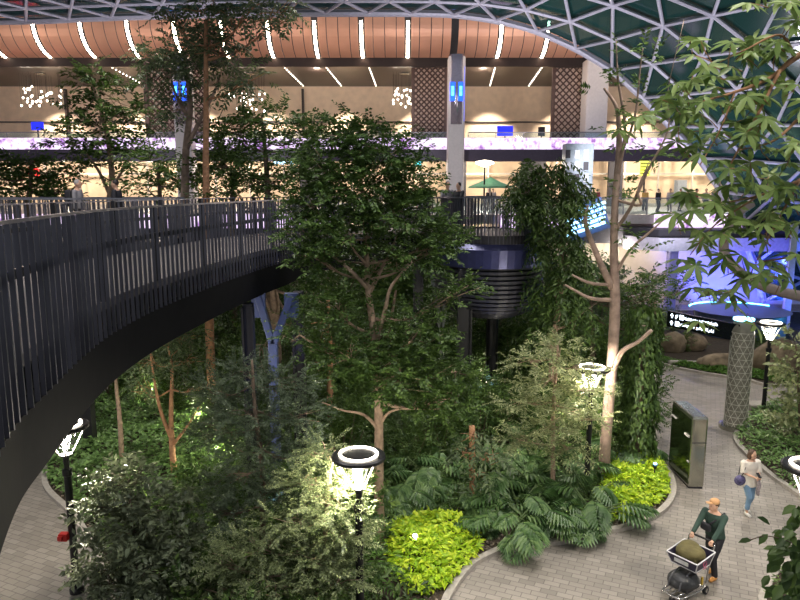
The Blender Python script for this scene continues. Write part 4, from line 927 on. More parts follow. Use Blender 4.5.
def frond_plant(nf=12, Ln=1.0, k=22, lw=.05, LL=.22):
    parts = []; st = MB()
    for q in range(nf):
        a = q*2.4+R.uniform(-.2,.2); el = R.uniform(.5,1.25); s_ = np.linspace(0,1,8); h = np.array((math.cos(a), math.sin(a), 0)); l = Ln*R.uniform(.7,1.15)
        ax = h[None]*(l*math.cos(el)*s_+l*.25*s_**2)[:,None]+np.array((0,0,1.))*(l*math.sin(el)*s_-l*.65*s_**2)[:,None]
        st.tube(ax, np.linspace(.012,.004,8), 4); f = np.linspace(.15,1,k); A = np.c_[[np.interp(f, s_, ax[:,i]) for i in range(3)]].T
        T = unit(np.gradient(A, axis=0)); sd = np.array((-h[1], h[0], 0)); l_ = LL*np.sin(PI*np.clip(f*.85+.1,0,1))
        for sg in (-1,1): parts.append(leaves(A, sd*sg+T*.7+np.array((0,0,-.2)), np.tile(np.array((0,0,1.)),(k,1)), l_, lw*.8, False, .15))
    return merge(parts), st
def paddle_plant(nf=9, Ln=1.1):
    parts = []; st = MB(); P, D, N, Ls = [], [], [], []
    for q in range(nf):
        a = q*2.4+R.uniform(-.2,.2); h = np.array((math.cos(a), math.sin(a), 0)); z = R.uniform(.3,.9); e = h*R.uniform(.1,.3)+np.array((0,0,z))
        st.tube([(0,0,0), e*.5, e], .018, 5); P.append(e); D.append(h*R.uniform(.5,1.)+np.array((0,0,R.uniform(.2,1.1)))); N.append(np.array((0,0,1.))-h*.5); Ls.append(Ln*R.uniform(.6,.95))
    Ls = np.array(Ls); return leaves(np.array(P), np.array(D), np.array(N), Ls, Ls*.34, True, .22), st
KINDS = {}
def addk(key, cat, phrase, makes): KINDS[key] = (cat, phrase, makes)
M_stem = mat('green_stem', (.10,.16,.05), .6)
addk('philodendron', 'plant', 'philodendron with deeply split dark green leaves', [proto('philodendron', '', 'plant', *[(lambda q: (q[0], L_phil, q[1], M_stem))(split_leaf_plant())][0]) for _ in range(4)])
addk('leafy_shrub', 'shrub', 'mid green leafy shrub', [proto('leafy_shrub', '', 'shrub', q[0], L_mid, q[1]) for q in (bush(.12, 150, 1.1, .6, .45), bush(.12, 150, 1.2, .6, .45))])
addk('dark_shrub', 'shrub', 'dense dark small leaved shrub', [proto('dark_shrub', '', 'shrub', q[0], L_dark, q[1]) for q in (bush(.085, 240, 1.5, .75, .45, 12), bush(.1, 220, 1.7, .7, .4, 12))])
addk('fern', 'fern', 'arching green fern', [proto('fern', '', 'fern', q[0], L_grass, q[1], M_stem) for q in (frond_plant(), frond_plant(10, 1.2))])
addk('grey_shrub', 'shrub', 'soft grey green shrub', [proto('grey_shrub', '', 'shrub', q[0], L_grey, q[1]) for q in (bush(.10, 180, 1.2, .6, .35, 12, .35), bush(.10, 180, 1.4, .6, .35, 12, .35))])
addk('paddle_leaf_plant', 'plant', 'tall plant with big paddle leaves', [proto('paddle_leaf_plant', '', 'plant', q[0], L_mid, q[1], M_stem) for q in (paddle_plant(), paddle_plant(8, 1.0))])
def inside(P, x, y):
    n = len(P); c = False; j = n-1
    for i in range(n):
        if (P[i,1] > y) != (P[j,1] > y) and x < (P[j,0]-P[i,0])*(y-P[i,1])/(P[j,1]-P[i,1])+P[i,0]: c = not c
        j = i
    return c
def dedge(P, x, y):
    A = P; B = np.roll(P,-1,0); d = B-A; t = np.clip(((np.array((x,y))-A)*d).sum(1)/((d**2).sum(1)+1e-9), 0, 1)
    return np.min(np.linalg.norm(A+d*t[:,None]-np.array((x,y)), axis=1))
def project(p):
    d = np.array(p)-np.array((0,0,H)); f = d[1]*math.cos(TH)-d[2]*math.sin(TH); u = d[1]*math.sin(TH)+d[2]*math.cos(TH)
    return 400+F*d[0]/f, 300-F*u/f
def zone(x, y):
    px, py = project((x,y,0))
    if y > 25: return 'along the back edge of the central bed'
    if px < 215: return 'in the left bed near the orange trunk'
    if px < 335: return 'among the feathery trees'
    if px < 455: return 'close around the central tree trunk'
    if y > 19.5: return 'shaded under the bridge lookout'
    if px < 580: return 'near the kerb left of the lamp'
    return 'at the foot of the pale trunk'
placed = []
def put(key, x, y, s, z=.05, zn=None):
    cat, ph, ms = KINDS[key]; lab = ph+' '+(zn or zone(x, y))
    if len(lab.split()) > 16: lab = ' '.join(lab.split()[:16])
    ms_ = ms[int(R.integers(len(ms)))]
    return dup(ms_, (x, y, z), R.uniform(0, 6.28), s*R.uniform(.85,1.15), lab, lab)
limeA = cr(np.array([G(*q)[:2] for q in [(447,592),(463,572),(481,553),(470,532),(445,522),(410,522),(388,535),(386,560),(400,585),(420,600)]]), 4)
limeB = cr(np.array([G(*q)[:2] for q in [(606,528),(634,520),(657,507),(668,492),(664,474),(652,460),(628,456),(610,470),(600,492),(592,512)]]), 4)
leftG = cr(np.array([G(*q)[:2] for q in [(46,462),(50,484),(74,508),(97,535),(150,540),(200,500),(215,455),(190,425),(120,405),(80,405),(60,430)]]), 4)
def ok(x, y, md):
    if not inside(mainbed, x, y): return False
    if any(inside(q, x, y) for q in (limeA, limeB, leftG)): return False
    return all((x-a)**2+(y-b)**2 > md**2 for a, b in placed)
for x, y in ((508,540),(532,535),(556,528),(578,520),(592,522),(545,513),(520,516),(497,522),(480,503),(506,499),(532,494),(560,499),(452,488),(428,484),(414,500),(402,482),(590,502),(462,508),(440,470),(480,480),(515,478),(545,476),(575,483),(398,505)):
    g_ = G(x, y); placed.append((g_[0], g_[1])); put('philodendron', g_[0], g_[1], R.uniform(1.0,1.3))
tries = 0
while len(placed) < 230 and tries < 9000:
    tries += 1
    y = R.uniform(9, 29.5); x = R.uniform(-12.5, 8.5); px, py = project((x,y,0))
    if px < -20 or px > 720: continue
    e = dedge(mainbed, x, y)
    if y < 14.3 and abs(px-384) < 34: continue
    if not ok(x, y, .80) or e < .45: continue
    placed.append((x, y)); r = R.uniform()
    if y > 24: key = 'dark_shrub' if r < .55 else ('leafy_shrub' if r < .8 else 'grey_shrub'); s = R.uniform(1.2,2.0)
    elif px > 400 and e < 3.4 and y < 20: key = 'philodendron' if r < .78 else ('dark_shrub' if r < .9 else 'fern'); s = R.uniform(.95,1.25)*(.85 if e < .9 else 1)
    elif px < 215: key = 'leafy_shrub' if r < .45 else ('fern' if r < .6 else ('grey_shrub' if r < .8 else 'dark_shrub')); s = R.uniform(.8,1.2)
    elif px < 400 and y < 13: key = 'paddle_leaf_plant' if r < .3 else ('leafy_shrub' if r < .6 else ('philodendron' if r < .8 else 'dark_shrub')); s = R.uniform(.8,1.1)
    else: key = 'dark_shrub' if r < .42 else ('leafy_shrub' if r < .6 else ('philodendron' if r < .78 else ('fern' if r < .9 else 'grey_shrub'))); s = R.uniform(1.0,1.5)
    put(key, x, y, s)
# far bed, right bed
fp = []
for _ in range(3000):
    x, y = R.uniform(-16, 26), R.uniform(33, 44)
    if len(fp) > 74: break
    px, py = project((x,y,0))
    if not inside(farbed, x, y) or dedge(farbed, x, y) < .9 or px > 840 or any((x-a)**2+(y-b)**2 < 1.7 for a, b in fp): continue
    if (abs(x-(ctr.location[0]+.4)) < 3.4 and y > 34.5) or (x > 19.5 and y > 37): continue
    fp.append((x, y)); front = y < 36 and x > 12
    zn = 'in the far bed below the hanging sign' if x > 12 else 'in the far bed behind the bridge'
    put(['dark_shrub','leafy_shrub','grey_shrub','fern'][int(R.integers(4))], x, y, R.uniform(.6,1.0) if x > 12 else R.uniform(1.8,3.0), zn=zn)
def cover(name, label, poly, n, lm, h, L, wr=.45, up=.9, big=False, hn=1.2):
    lo, hi = poly.min(0), poly.max(0); P = []
    while len(P) < n:
        q = R.uniform(lo, hi)
        if inside(poly, *q): P.append(q)
    P = np.array(P); ed = np.array([dedge(poly, *q) for q in P])
    hh = h*np.clip(.35+ed*1.3, 0, 1)*(.75+.25*np.sin(P[:,0]*hn*3)*np.cos(P[:,1]*hn*2.3))
    z = hh*R.uniform(.55,1,n)**.5+.06
    D = np.c_[R.normal(0,1,(n,2)), R.normal(.15,.35,n)]; LL = L*R.uniform(.7,1.2,n)
    V, Fa = leaves(np.c_[P, z], D, np.c_[R.normal(0,.3,(n,2)), np.full(n,1.)], LL, LL*wr, big, .2)
    o = npmesh(name, V, Fa, lm, None); return tag(o, label, 'ground cover', kind='stuff')
cover('lime_groundcover', 'bright lime yellow leaves covering the bed corner below the central tree', limeA, 3000, L_lime, .55, .17, .5)
cover('lime_groundcover', 'bright lime yellow leaves covering the bed edge below the vine column', limeB, 4200, L_lime, .5, .16, .5)
cover('broadleaf_groundcover', 'dense green leafy ground cover by the left path', leftG, 9000, L_grnd, .6, .19, .5)
cover('broadleaf_groundcover', 'dense light green ground cover in the right bed behind the woman', rightbed, 14000, L_grnd, .6, .17, .4)
cover('broadleaf_groundcover', 'small patch of green ground cover at the bottom right edge', nearbed, 1500, L_mid, .5, .14, .4)
fe = np.array([G(*q)[:2] for q in [(640,352),(662,364),(700,373),(745,380),(800,387),(830,388)]]); fe2 = fe+np.array((0,1.3))
cover('low_hedge', 'low clipped green edging strip along the front of the far bed', np.vstack([fe+np.array((0,.1)), fe2[::-1]]), 7000, L_grass, .35, .13, .4)
und = []
tri_n = 22000
mbp = mainbed
lo, hi = mbp.min(0), mbp.max(0)
def under(label, cond, n):
    P = []
    while len(P) < n:
        q = R.uniform(lo, hi)
        if inside(mbp, *q) and cond(*q): P.append(q)
    P = np.array(P); z = R.uniform(.05,.45,n)+.07; D = np.c_[R.normal(0,1,(n,2)), R.normal(.3,.4,n)]; LL = .2*R.uniform(.6,1.2,n)
    V, Fa = leaves(np.c_[P, z], D, np.c_[R.normal(0,.3,(n,2)), np.full(n,1.)], LL, LL*.4, False, .2); tag(npmesh('undergrowth', V, Fa, L_dark, None), label, 'undergrowth', kind='stuff')
under('low dark undergrowth leaves between the shrubs of the central bed', lambda x, y: dedge(mbp, x, y) > .25 and not any(inside(q, x, y) for q in (limeA, limeB, leftG)), 22000)
# pebbles at the bed edges
def pebbles(label, poly, n):
    lo, hi = poly.min(0), poly.max(0); m_ = MB(); c = 0
    while c < n:
        q = R.uniform(lo, hi); e = dedge(poly, *q)
        if inside(poly, *q) and .06 < e < .4: m_.ell((q[0], q[1], .085), (.04,.035,.025), 5, 3); c += 1
    tag(build('pebbles', m_, mat('dark_pebbles', (.16,.13,.10), .8, var=.5, scale=20), kind='stuff'), label, 'pebbles')
pebbles('dark pebble strip inside the curved kerb of the central bed', mainbed, 2600)
pebbles('pebble strip at the tip of the right bed', rightbed, 900)
for k_, (c_, p_, ms) in KINDS.items():
    for m_ in ms: rm(m_)
# spotlight fixtures in the beds
for x, y, lab in ((416,538,'small white garden spotlight glowing in the lime leaves'), (655,466,'small pale spotlight at the lime bed corner below the vine column')):
    g_ = G(x, y, .55); t = thing('garden_spotlight', lab, 'light', (g_[0], g_[1], .05))
    build('stake', MB().tube([(g_[0],g_[1],.05),(g_[0],g_[1],.52)], .02, 6), M_black, t)
    lh_ = build('lamp_head', MB().tube([(g_[0],g_[1],.5),(g_[0]-.02,g_[1]-.05,.62)], [.05,.07], 12), M_black, t)
    build('lens', MB().ell((g_[0]-.02,g_[1]-.055,.64), (.05,.05,.03), 10, 5), glow2 if x < 500 else emit('cyan_disc', (.3,.75,1), 3), lh_)
# ================================================================ PEOPLE
def remesh(name, mb, m, parent, vox, smooth=4):
    V = np.concatenate(mb.V); me = bpy.data.meshes.new(name); me.from_pydata(V.tolist(), [], mb.F); me.update()
    o = bpy.data.objects.new(name, me); COL.objects.link(o)
    r = o.modifiers.new('r', 'REMESH'); r.mode = 'VOXEL'; r.voxel_size = vox
    s = o.modifiers.new('s', 'SMOOTH'); s.iterations = smooth; s.factor = .5
    dg = bpy.context.evaluated_depsgraph_get(); dg.update(); me2 = bpy.data.meshes.new_from_object(o.evaluated_get(dg))
    bpy.data.objects.remove(o); me2.materials.clear(); me2.name = name
    return link(name, me2, m, parent, smooth=True)
def ik(a, c, l1, l2, hint):
    a, c, hint = map(np.array, (a, c, hint)); d = c-a; L = np.linalg.norm(d)
    if L > (l1+l2)*.995: c = a+d/L*(l1+l2)*.995; d = c-a; L = np.linalg.norm(d)
    x = (l1*l1-l2*l2+L*L)/(2*L); h = math.sqrt(max(0, l1*l1-x*x)); u = d/L; n = hint-u*hint.dot(u); n /= np.linalg.norm(n)+1e-9
    return a+u*x+n*h, c
def cap(mb, P, r, k=12):
    P = np.array(P, float); r = list(r); mb.tube(P, r, k); mb.ell(P[0], (r[0],)*3, k, 6); mb.ell(P[-1], (r[-1],)*3, k, 6)
    for q, rr in zip(P[1:-1], r[1:-1]): mb.ell(q, (rr,)*3, k, 6)
def person(name, label, loc, rz, hands=None, feet=((-.09,0,0),(.09,0,0)), lean=0., top=M_white, trou=M_dark, shoe=M_dark, hair=M_hair, S=1., sleeve=1.0, yaw=0, pitch=0, cap_m=None, longhair=False, vox=.03, fingers=False, hem=.0, trou_len=1.0, wide=1.0, group=None, girth=1.0, crouch=0):
    """faces -Y locally"""
    t = thing(name, label, 'person', loc, group, rz)
    f = np.array((0,-1.,0)); hz = .90-crouch
    def tp(x, y, z): return np.array((x, y-(z-.9)*lean if z > .9 else y, z-crouch))
    shL, shR = tp(.185*wide,0,1.40), tp(-.185*wide,0,1.40)
    hands = hands or ((-.24,-.05,.80),(.24,-.05,.80))
    body, topm, tr, sh = MB(), MB(), MB(), MB()
    rings = [(.84,.13,.10),(.92,.165,.12),(1.02,.15,.11),(1.14,.145,.11),(1.28,.165,.12),(1.37,.165,.105),(1.43,.13,.085),(1.47,.065,.06)]
    def torso(mb_, sc, lo, hi):
        rs = [q for q in rings if lo <= q[0] <= hi]; k = 18; V = []
        for z, a, b in rs:
            c = tp(0, 0, z)
            for j in range(k): V.append((c[0]+(a*girth+sc)*math.cos(2*PI*j/k), c[1]+(b*girth+sc)*math.sin(2*PI*j/k), c[2]))
        n = len(rs); mb_.add(V, [(i*k+j, i*k+(j+1)%k, (i+1)*k+(j+1)%k, (i+1)*k+j) for i in range(n-1) for j in range(k)]+[tuple(range(k))[::-1], tuple((n-1)*k+j for j in range(k))])
    torso(body, 0, 0, 2); torso(topm, .028, .92-hem, 1.455)
    if hem: 
        k = 18; V = []
        for z, a, b in ((.92-hem,.21,.16),(1.0,.19,.15),(1.15,.18,.145)):
            c = tp(0,0,z)
            for j in range(k): V.append((c[0]+a*math.cos(2*PI*j/k), c[1]+b*math.sin(2*PI*j/k), c[2]))
        topm.add(V, [(i*k+j, i*k+(j+1)%k, (i+1)*k+(j+1)%k, (i+1)*k+j) for i in range(2) for j in range(k)]+[tuple(range(k))[::-1], tuple(2*k+j for j in range(k))])
    nb, hd = tp(0,0,1.42), tp(0,-.015,1.60); hd = hd+np.array((0,-.02,0))
    cap(body, [nb, tp(0,-.01,1.53)], [.055,.052]); 
    Rm = Matrix.Rotation(yaw, 3, 'Z') @ Matrix.Rotation(pitch, 3, 'X'); Rn = np.array(Rm)
    def hp(x, y, z): return hd+Rn @ np.array((x, y, z))
    body.ell(hp(0,0,.02), (.076,.095,.115), 18, 12, Rn); body.ell(hp(0,-.03,-.055), (.052,.06,.055), 14, 8, Rn); body.ell(hp(0,-.097,0), (.013,.02,.026), 8, 6, Rn)
    for s in (-1,1): body.ell(hp(s*.077,.01,.0), (.012,.022,.032), 8, 6, Rn)
    for s, H_ in ((-1, hands[0]), (1, hands[1])):
        sp = shR if s < 0 else shL; el, wr_ = ik(sp, H_, .28, .25, (s*.5, .7, -.5))
        cap(body, [sp, (sp+el)/2, el, wr_], [.048,.044,.036,.026]); 
        e2 = el+(wr_-el)*(1 if sleeve >= 1 else 0) if sleeve >= 1 else sp+(el-sp)*.95
        if sleeve >= 1: cap(topm, [sp, (sp+el)/2, el, el+(wr_-el)*.93], [.072,.064,.056,.044])
        else: topm.tube([sp+(sp-el)*.08, sp+(el-sp)*.4, e2], [.085,.085,.088], 14); topm.ell(sp, (.08,.07,.07), 12, 6)
        dh = unit(wr_-el); pn = wr_+dh*.045; body.ell(pn, (.036,.04,.03) if not fingers else (.034,.036,.026), 10, 7); cap(body, [wr_, pn], [.026,.028])
        if fingers:
            side = np.array((1.,0,0)); side = side-dh*side.dot(dh); side = unit(side); dn = np.cross(dh, side); dn = dn if dn[2] < 0 else -dn
            for q, fl in enumerate((.062,.072,.068,.052)):
                b0 = pn+side*(q-1.5)*.019+dh*.025; b1 = b0+dh*fl*.5+dn*.012; b2 = b1+dh*fl*.18+dn*.028; b3 = b2-dh*.018+dn*.018
                cap(body, [b0,b1,b2,b3], [.0105,.010,.0095,.009], 8)
            b0 = pn-side*s*.028; b1 = b0-side*s*.018+dh*.022+dn*.01; b2 = b1+dh*.022+dn*.016; cap(body, [b0,b1,b2], [.0125,.0115,.010], 8)
    for s, Fq in ((-1, feet[0]), (1, feet[1])):
        hip = np.array((s*.09, 0, hz)); an = np.array((Fq[0], Fq[1]+.03, .09+Fq[2])); kn, an = ik(hip, an, .44, .42, (0,-1,.1))
        cap(body, [hip, (hip+kn)/2, kn, an], [.08*girth,.068*girth,.05,.036]); e = kn+(an-kn)*(.97*trou_len if trou_len >= 1 else trou_len)
        cap(tr, [hip, (hip+kn)/2, kn, e], [.098*girth,.086*girth,.068,.060])
        toe = an+np.array((0,-.15,-.045)); cap(sh, [an+np.array((0,.03,-.045)), an+np.array((0,-.06,-.04)), toe], [.045,.047,.038]); cap(sh, [an+np.array((0,.01,-.04)), an+np.array((0,.01,.03))], [.045,.045])
        cap(body, [an, an+np.array((0,-.1,-.045))], [.036,.03])
    k = 18; V = []
    for z, a, b in ((.80,.14,.11),(.92,.175*girth,.13),(1.0,.16*girth,.12)):
        c = tp(0,0,z)
        for j in range(k): V.append((c[0]+(a+.01)*math.cos(2*PI*j/k), c[1]+(b+.008)*math.sin(2*PI*j/k), c[2]))
    tr.add(V, [(i*k+j, i*k+(j+1)%k, (i+1)*k+(j+1)%k, (i+1)*k+j) for i in range(2) for j in range(k)]+[tuple(range(k))[::-1], tuple(2*k+j for j in range(k))])
    sk = M_skin
    remesh('body', body, sk, t, min(vox,.012) if not fingers else .006, 3)
    remesh('top', topm, top, t, vox*.6 if vox > .02 else .013); remesh('trousers', tr, trou, t, vox*.6 if vox > .02 else .013)
    s_ = remesh('shoes', sh, shoe, t, .014, 2)
    hm = MB(); hm.ell(hp(0,.022,.05), (.086,.094,.10), 16, 10, Rn)
    if longhair: hm.ell(hp(0,.07,-.03), (.085,.055,.12), 14, 8, Rn); hm.ell(hp(.07,.02,-.03), (.025,.05,.10), 10, 8, Rn); hm.ell(hp(-.07,.02,-.03), (.025,.05,.10), 10, 8, Rn)
    remesh('hair', hm, hair, t, .012 if vox > .02 else .008, 1)
    if fingers or cap_m:
        e = MB(); [e.ell(hp(s*.03,-.088,.015), (.011,.006,.006), 8, 6) for s in (-1,1)]; build('eyes', e, M_hair, t, local=True)
        e = MB(); e.ell(hp(0,-.091,-.052), (.022,.008,.007), 8, 6); build('mouth', e, mat('lips', (.45,.13,.11), .5), t, local=True)
    if cap_m:
        c_ = MB(); c_.ell(hp(0,.012,.085), (.09,.103,.075), 18, 10, Rn); cp_ = build('cap', c_, cap_m, t, local=True, smooth=True)
        c_ = MB(); c_.ell(hp(0,-.12,.075), (.068,.065,.010), 14, 6, Rn); build('cap_brim', c_, cap_m, cp_, local=True, smooth=True)
    t.scale = (S,S,S); return t, hp
M_green = mat('dark_green_knit', (.025,.055,.042), .85); M_trb = mat('black_cloth', (.018,.018,.024), .8); M_tan = mat('tan_boot', (.55,.25,.06), .6); M_capm = mat('tan_cap', (.50,.28,.13), .8)
M_jean = mat('blue_denim', (.16,.27,.40), .8, var=.2); M_tee = mat('white_tee', (.70,.65,.58), .85); M_shoew = mat('white_shoe', (.7,.68,.65), .6)
mg = G(712,577); cg = G(684,594)
dirv = unit(np.array((cg-mg)[:2])); rzM = math.atan2(dirv[0], -dirv[1])       # local -Y -> dirv
man, hpm = person('person', 'man in dark green sweater, tan cap and tan boots pushing a luggage trolley', (mg[0], mg[1], 0), rzM, hands=((-.21,-.50,1.03),(.21,-.50,1.03)), feet=((-.10,.18,.0),(.09,-.10,0)), lean=.16,
  top=M_green, trou=M_trb, shoe=M_tan, hair=M_hairb, yaw=-.35, pitch=-.05, cap_m=M_capm, vox=.015, fingers=True, wide=1.1, S=1.02, girth=1.08)
st = MB(); st.tube(cr([(.16,-.02,1.46),(.08,-.20,1.33),(-.05,-.22,1.18),(-.17,-.13,1.02),(-.19,.03,1.0),(-.05,.10,1.15),(.1,.09,1.35),(.16,-.02,1.46)], 5), .022, 6); build('bag_strap', st, M_trb, man, local=True, smooth=True)
fb = MB(); fb.box((-.08,-.245,1.15), (.22,.08,.15), -.2); build('chest_bag', fb, M_trb, man, local=True, bevel=.025)
wg = G(746,513)
wom, hpw = person('person', 'woman in loose white top and blue jeans holding a phone while walking', (wg[0], wg[1], 0), .12, hands=((-.06,-.26,1.10),(.09,-.27,1.12)), feet=((-.07,-.14,0),(.07,.10,0)), lean=.03,
  top=M_tee, trou=M_jean, shoe=M_shoew, hair=M_hairb, yaw=.35, pitch=.10, longhair=True, sleeve=.5, hem=.16, vox=.015, fingers=True, trou_len=.72, S=.97, wide=.98)
bg = MB(); bg.ell((-.27,-.04,.93), (.15,.10,.14), 16, 10); hb = build('shoulder_bag', bg, mat('navy_pattern_bag', (.01,.015,.06), .6, var=.1, scale=16, col2=(.14,.12,.26)), None, smooth=True)
hb.matrix_world = wom.matrix_basis; tag(hb, 'navy patterned shoulder bag hanging at the side of the walking woman', 'bag')
bs = MB(); bs.tube(cr([(-.27,-.09,1.05),(-.19,-.10,1.30),(-.15,.0,1.455),(-.19,.09,1.30),(-.27,.03,1.05)], 5), .014, 6); q = build('strap', bs, M_trb, hb, local=True)
ph = MB(); ph.box((.02,-.335,1.17), (.075,.012,.15), M=Matrix.Rotation(-.9,3,'X')); q = build('phone', ph, M_black, None); q.matrix_world = wom.matrix_basis; tag(q, 'black phone held in both hands by the walking woman', 'phone')
sc_ = MB(); sc_.tube(cr([(.10,-.17,1.02),(.15,-.19,.86),(.13,-.20,.70),(.17,-.16,.56)], 4), [.05]*3+[.055]*3+[.05]*3+[.045]*3+[.03], 8); build('tied_jacket', sc_, mat('pale_grey_print', (.38,.32,.33), .8, var=.4, scale=25), wom, local=True, smooth=True)
# trolley
tr = thing('luggage_trolley', 'silver and navy luggage trolley pushed by the man in green', 'trolley', (mg[0]+dirv[0]*.85, mg[1]+dirv[1]*.85, 0), None, rzM)
M_chr = mat('chrome_tube', (.62,.60,.58), .2, .9); M_navy = mat('navy_basket', (.035,.03,.06), .5)
def lb(name, mb_, m, **k): return build(name, mb_, m, tr, local=True, **k)
m_ = MB(); 
for s in (-1,1): m_.tube(cr([(s*.27,.34,1.0),(s*.27,.30,.85),(s*.24,.22,.5),(s*.24,.12,.16),(s*.22,-.55,.16)], 5), .018, 8)
m_.tube(cr([(-.22,-.55,.16),(-.15,-.68,.17),(.15,-.68,.17),(.22,-.55,.16)], 5), .02, 8); m_.tube([(-.24,.12,.16),(.24,.12,.16)], .016, 8); m_.tube([(-.24,.22,.5),(.24,.22,.5)], .014, 8)
for x in (-.12,0,.12): m_.tube([(x,.12,.16),(x,-.66,.17)], .010, 6)
lb('frame', m_, M_chr, smooth=True)
lb('handle', MB().tube(cr([(-.27,.34,1.0),(-.2,.37,1.03),(.2,.37,1.03),(.27,.34,1.0)], 5), .022, 10), M_black, smooth=True)
bk = MB(); z0, z1 = .62, .90; x0, x1 = .26, .33; y0a, y1a, y0b, y1b = -.28, .22, -.36, .27
bot = [(-x0,y0a,z0),(x0,y0a,z0),(x0,y1a,z0),(-x0,y1a,z0)]; tp_ = [(-x1,y0b,z1-.06),(x1,y0b,z1-.06),(x1,y1b,z1),(-x1,y1b,z1)]
ins = [(a*.95, b*.95, c) for a, b, c in tp_]; inb = [(a*.94, b*.94, c+.02) for a, b, c in bot]
bk.add(bot+tp_+ins+inb, [(3,2,1,0),(0,1,5,4),(1,2,6,5),(2,3,7,6),(3,0,4,7),(4,5,9,8),(5,6,10,9),(6,7,11,10),(7,4,8,11),(8,9,13,12),(9,10,14,13),(10,11,15,14),(11,8,12,15),(12,13,14,15)]); bsk = lb('basket', bk, M_navy)
rm_ = MB()
for i in range(4): rm_.tube([tp_[i], tp_[(i+1)%4]], .014, 6); rm_.tube([bot[i], tp_[i]], .010, 6); rm_.tube([bot[i], bot[(i+1)%4]], .010, 6)
build('basket_rim', rm_, mat('pale_grey_plastic', (.6,.6,.62), .5), bsk, local=True)
lg = MB(); lg.tube([(.305,-.04+.055*math.cos(a_),.745+.055*math.sin(a_)) for a_ in np.linspace(.6,2*PI+.1,18)], .008, 5); lb('round_emblem', lg, mat('pink_emblem', (.6,.12,.25), .5))
lw = MB(); [lw.box((.306+.001*q,-.09+q*.025,.655), (.006,.016,.02)) for q in range(5)]; lb('emblem_lettering', lw, mat('pink_emblem', (.6,.12,.25), .5))
lb('front_label', MB().box((-.02,-.335,.74), (.30,.012,.08)), mat('pale_grey_plastic', (.6,.6,.62), .5))
for x, y in ((-.25,.16),(.25,.16)):
    w_ = lb('wheel', MB().add(*(lambda mm: (np.concatenate(mm.V), mm.F))(MB().tube([(x-.025,y,.085),(x+.025,y,.085)], .08, 20))), M_black); 
    build('wheel_hub', MB().tube([(x-.03,y,.085),(x+.03,y,.085)], .04, 12), M_chr, w_, local=True)
lb('wheel', MB().tube([(-.03,-.60,.075),(.03,-.60,.075)], .07, 20), M_black)
def placed_local(name, mb_, m, vox, lab, cat):
    V = remesh(name, mb_, m, None, vox, 3); V.matrix_world = tr.matrix_basis; tag(V, lab, cat); return V
b1 = MB(); b1.ell((0,-.05,.86), (.29,.27,.15), 16, 10); b1.ell((-.08,.04,.92), (.2,.2,.11), 14, 8); b1.ell((.1,-.12,.90), (.17,.17,.1), 14, 8); b1.box((0,-.04,.76), (.44,.40,.14))
placed_local('olive_bag', b1, mat('olive_cloth', (.10,.085,.03), .85, var=.25, bump=.4), .014, 'olive green soft bag lying in the upper basket of the trolley', 'bag')
b2_ = MB(); b2_.ell((0,-.25,.34), (.29,.34,.17), 16, 10); b2_.ell((.03,-.36,.40), (.22,.2,.13), 14, 8); b2_.box((0,-.22,.26), (.42,.46,.14))
bb = placed_local('black_duffel_bag', b2_, mat('black_nylon', (.028,.03,.034), .5, var=.3, bump=.5), .014, 'black duffel bag resting on the lower rack of the trolley', 'bag')
for x_ in (-.12, .12): build('strap', MB().tube(cr([(x_,.02,.24),(x_,.0,.42),(x_,-.22,.53),(x_,-.5,.44),(x_,-.58,.26)], 5), .016, 6), mat('strap_grey', (.09,.09,.10), .7), bb, local=True)
build('carry_handle', MB().tube(cr([(-.12,-.2,.51),(-.05,-.2,.58),(.05,-.2,.58),(.12,-.2,.51)], 5), .014, 6), mat('strap_grey', (.09,.09,.10), .7), bb, local=True)
build('yellow_tag', MB().box((.24,.02,.33), (.03,.05,.16)), mat('yellow_tag', (.6,.4,.05), .5), bb, local=True)
# people on the bridge
def far_person(x, Y, z, rz, lab, top, trou=M_dark, hair=M_hair, S=1., longhair=False, hands=None, group=None):
    p = W(x, 200, Y); return person('person', lab, (p[0], Y, z), rz, hands=hands, top=top, trou=trou, hair=hair, S=S, longhair=longhair, vox=.03, group=group)[0]
M_greyt = mat('grey_cloth', (.25,.24,.26), .8); M_redt = mat('maroon_cloth', (.20,.02,.04), .8); M_pinkt = mat('pale_cloth', (.5,.45,.45), .8); M_grh = mat('grey_hair', (.35,.33,.32), .6)
far_person(447, 24.0, DZ, .4, 'person in grey top at the bridge railing, left of two beside the clad column', M_greyt, hands=((-.2,-.35,1.12),(.2,-.35,1.12)))
far_person(459, 23.6, DZ, -.9, 'person in black leaning on the bridge railing, right of two', M_trb, S=.98, hands=((-.15,-.4,1.12),(.2,-.4,1.12)))
far_person(423, 24.6, DZ, .2, 'person mostly hidden behind the central tree crown on the bridge', M_trb)
bpn = far_person(78, 19.4, DZ, 1.6, 'grey haired person with black backpack on the far left walkway', M_greyt, hair=M_grh)
bk_ = MB(); bk_.box((0,.22,1.22), (.32,.2,.46)); tag((lambda o: (setattr(o, 'matrix_world', bpn.matrix_basis), o)[1])(build('backpack', bk_, M_trb, None, bevel=.06)), 'black backpack worn by the grey haired person on the walkway', 'backpack')
far_person(117, 19.5, DZ, -1.5, 'person in dark hooded clothes on the far left walkway', M_trb)
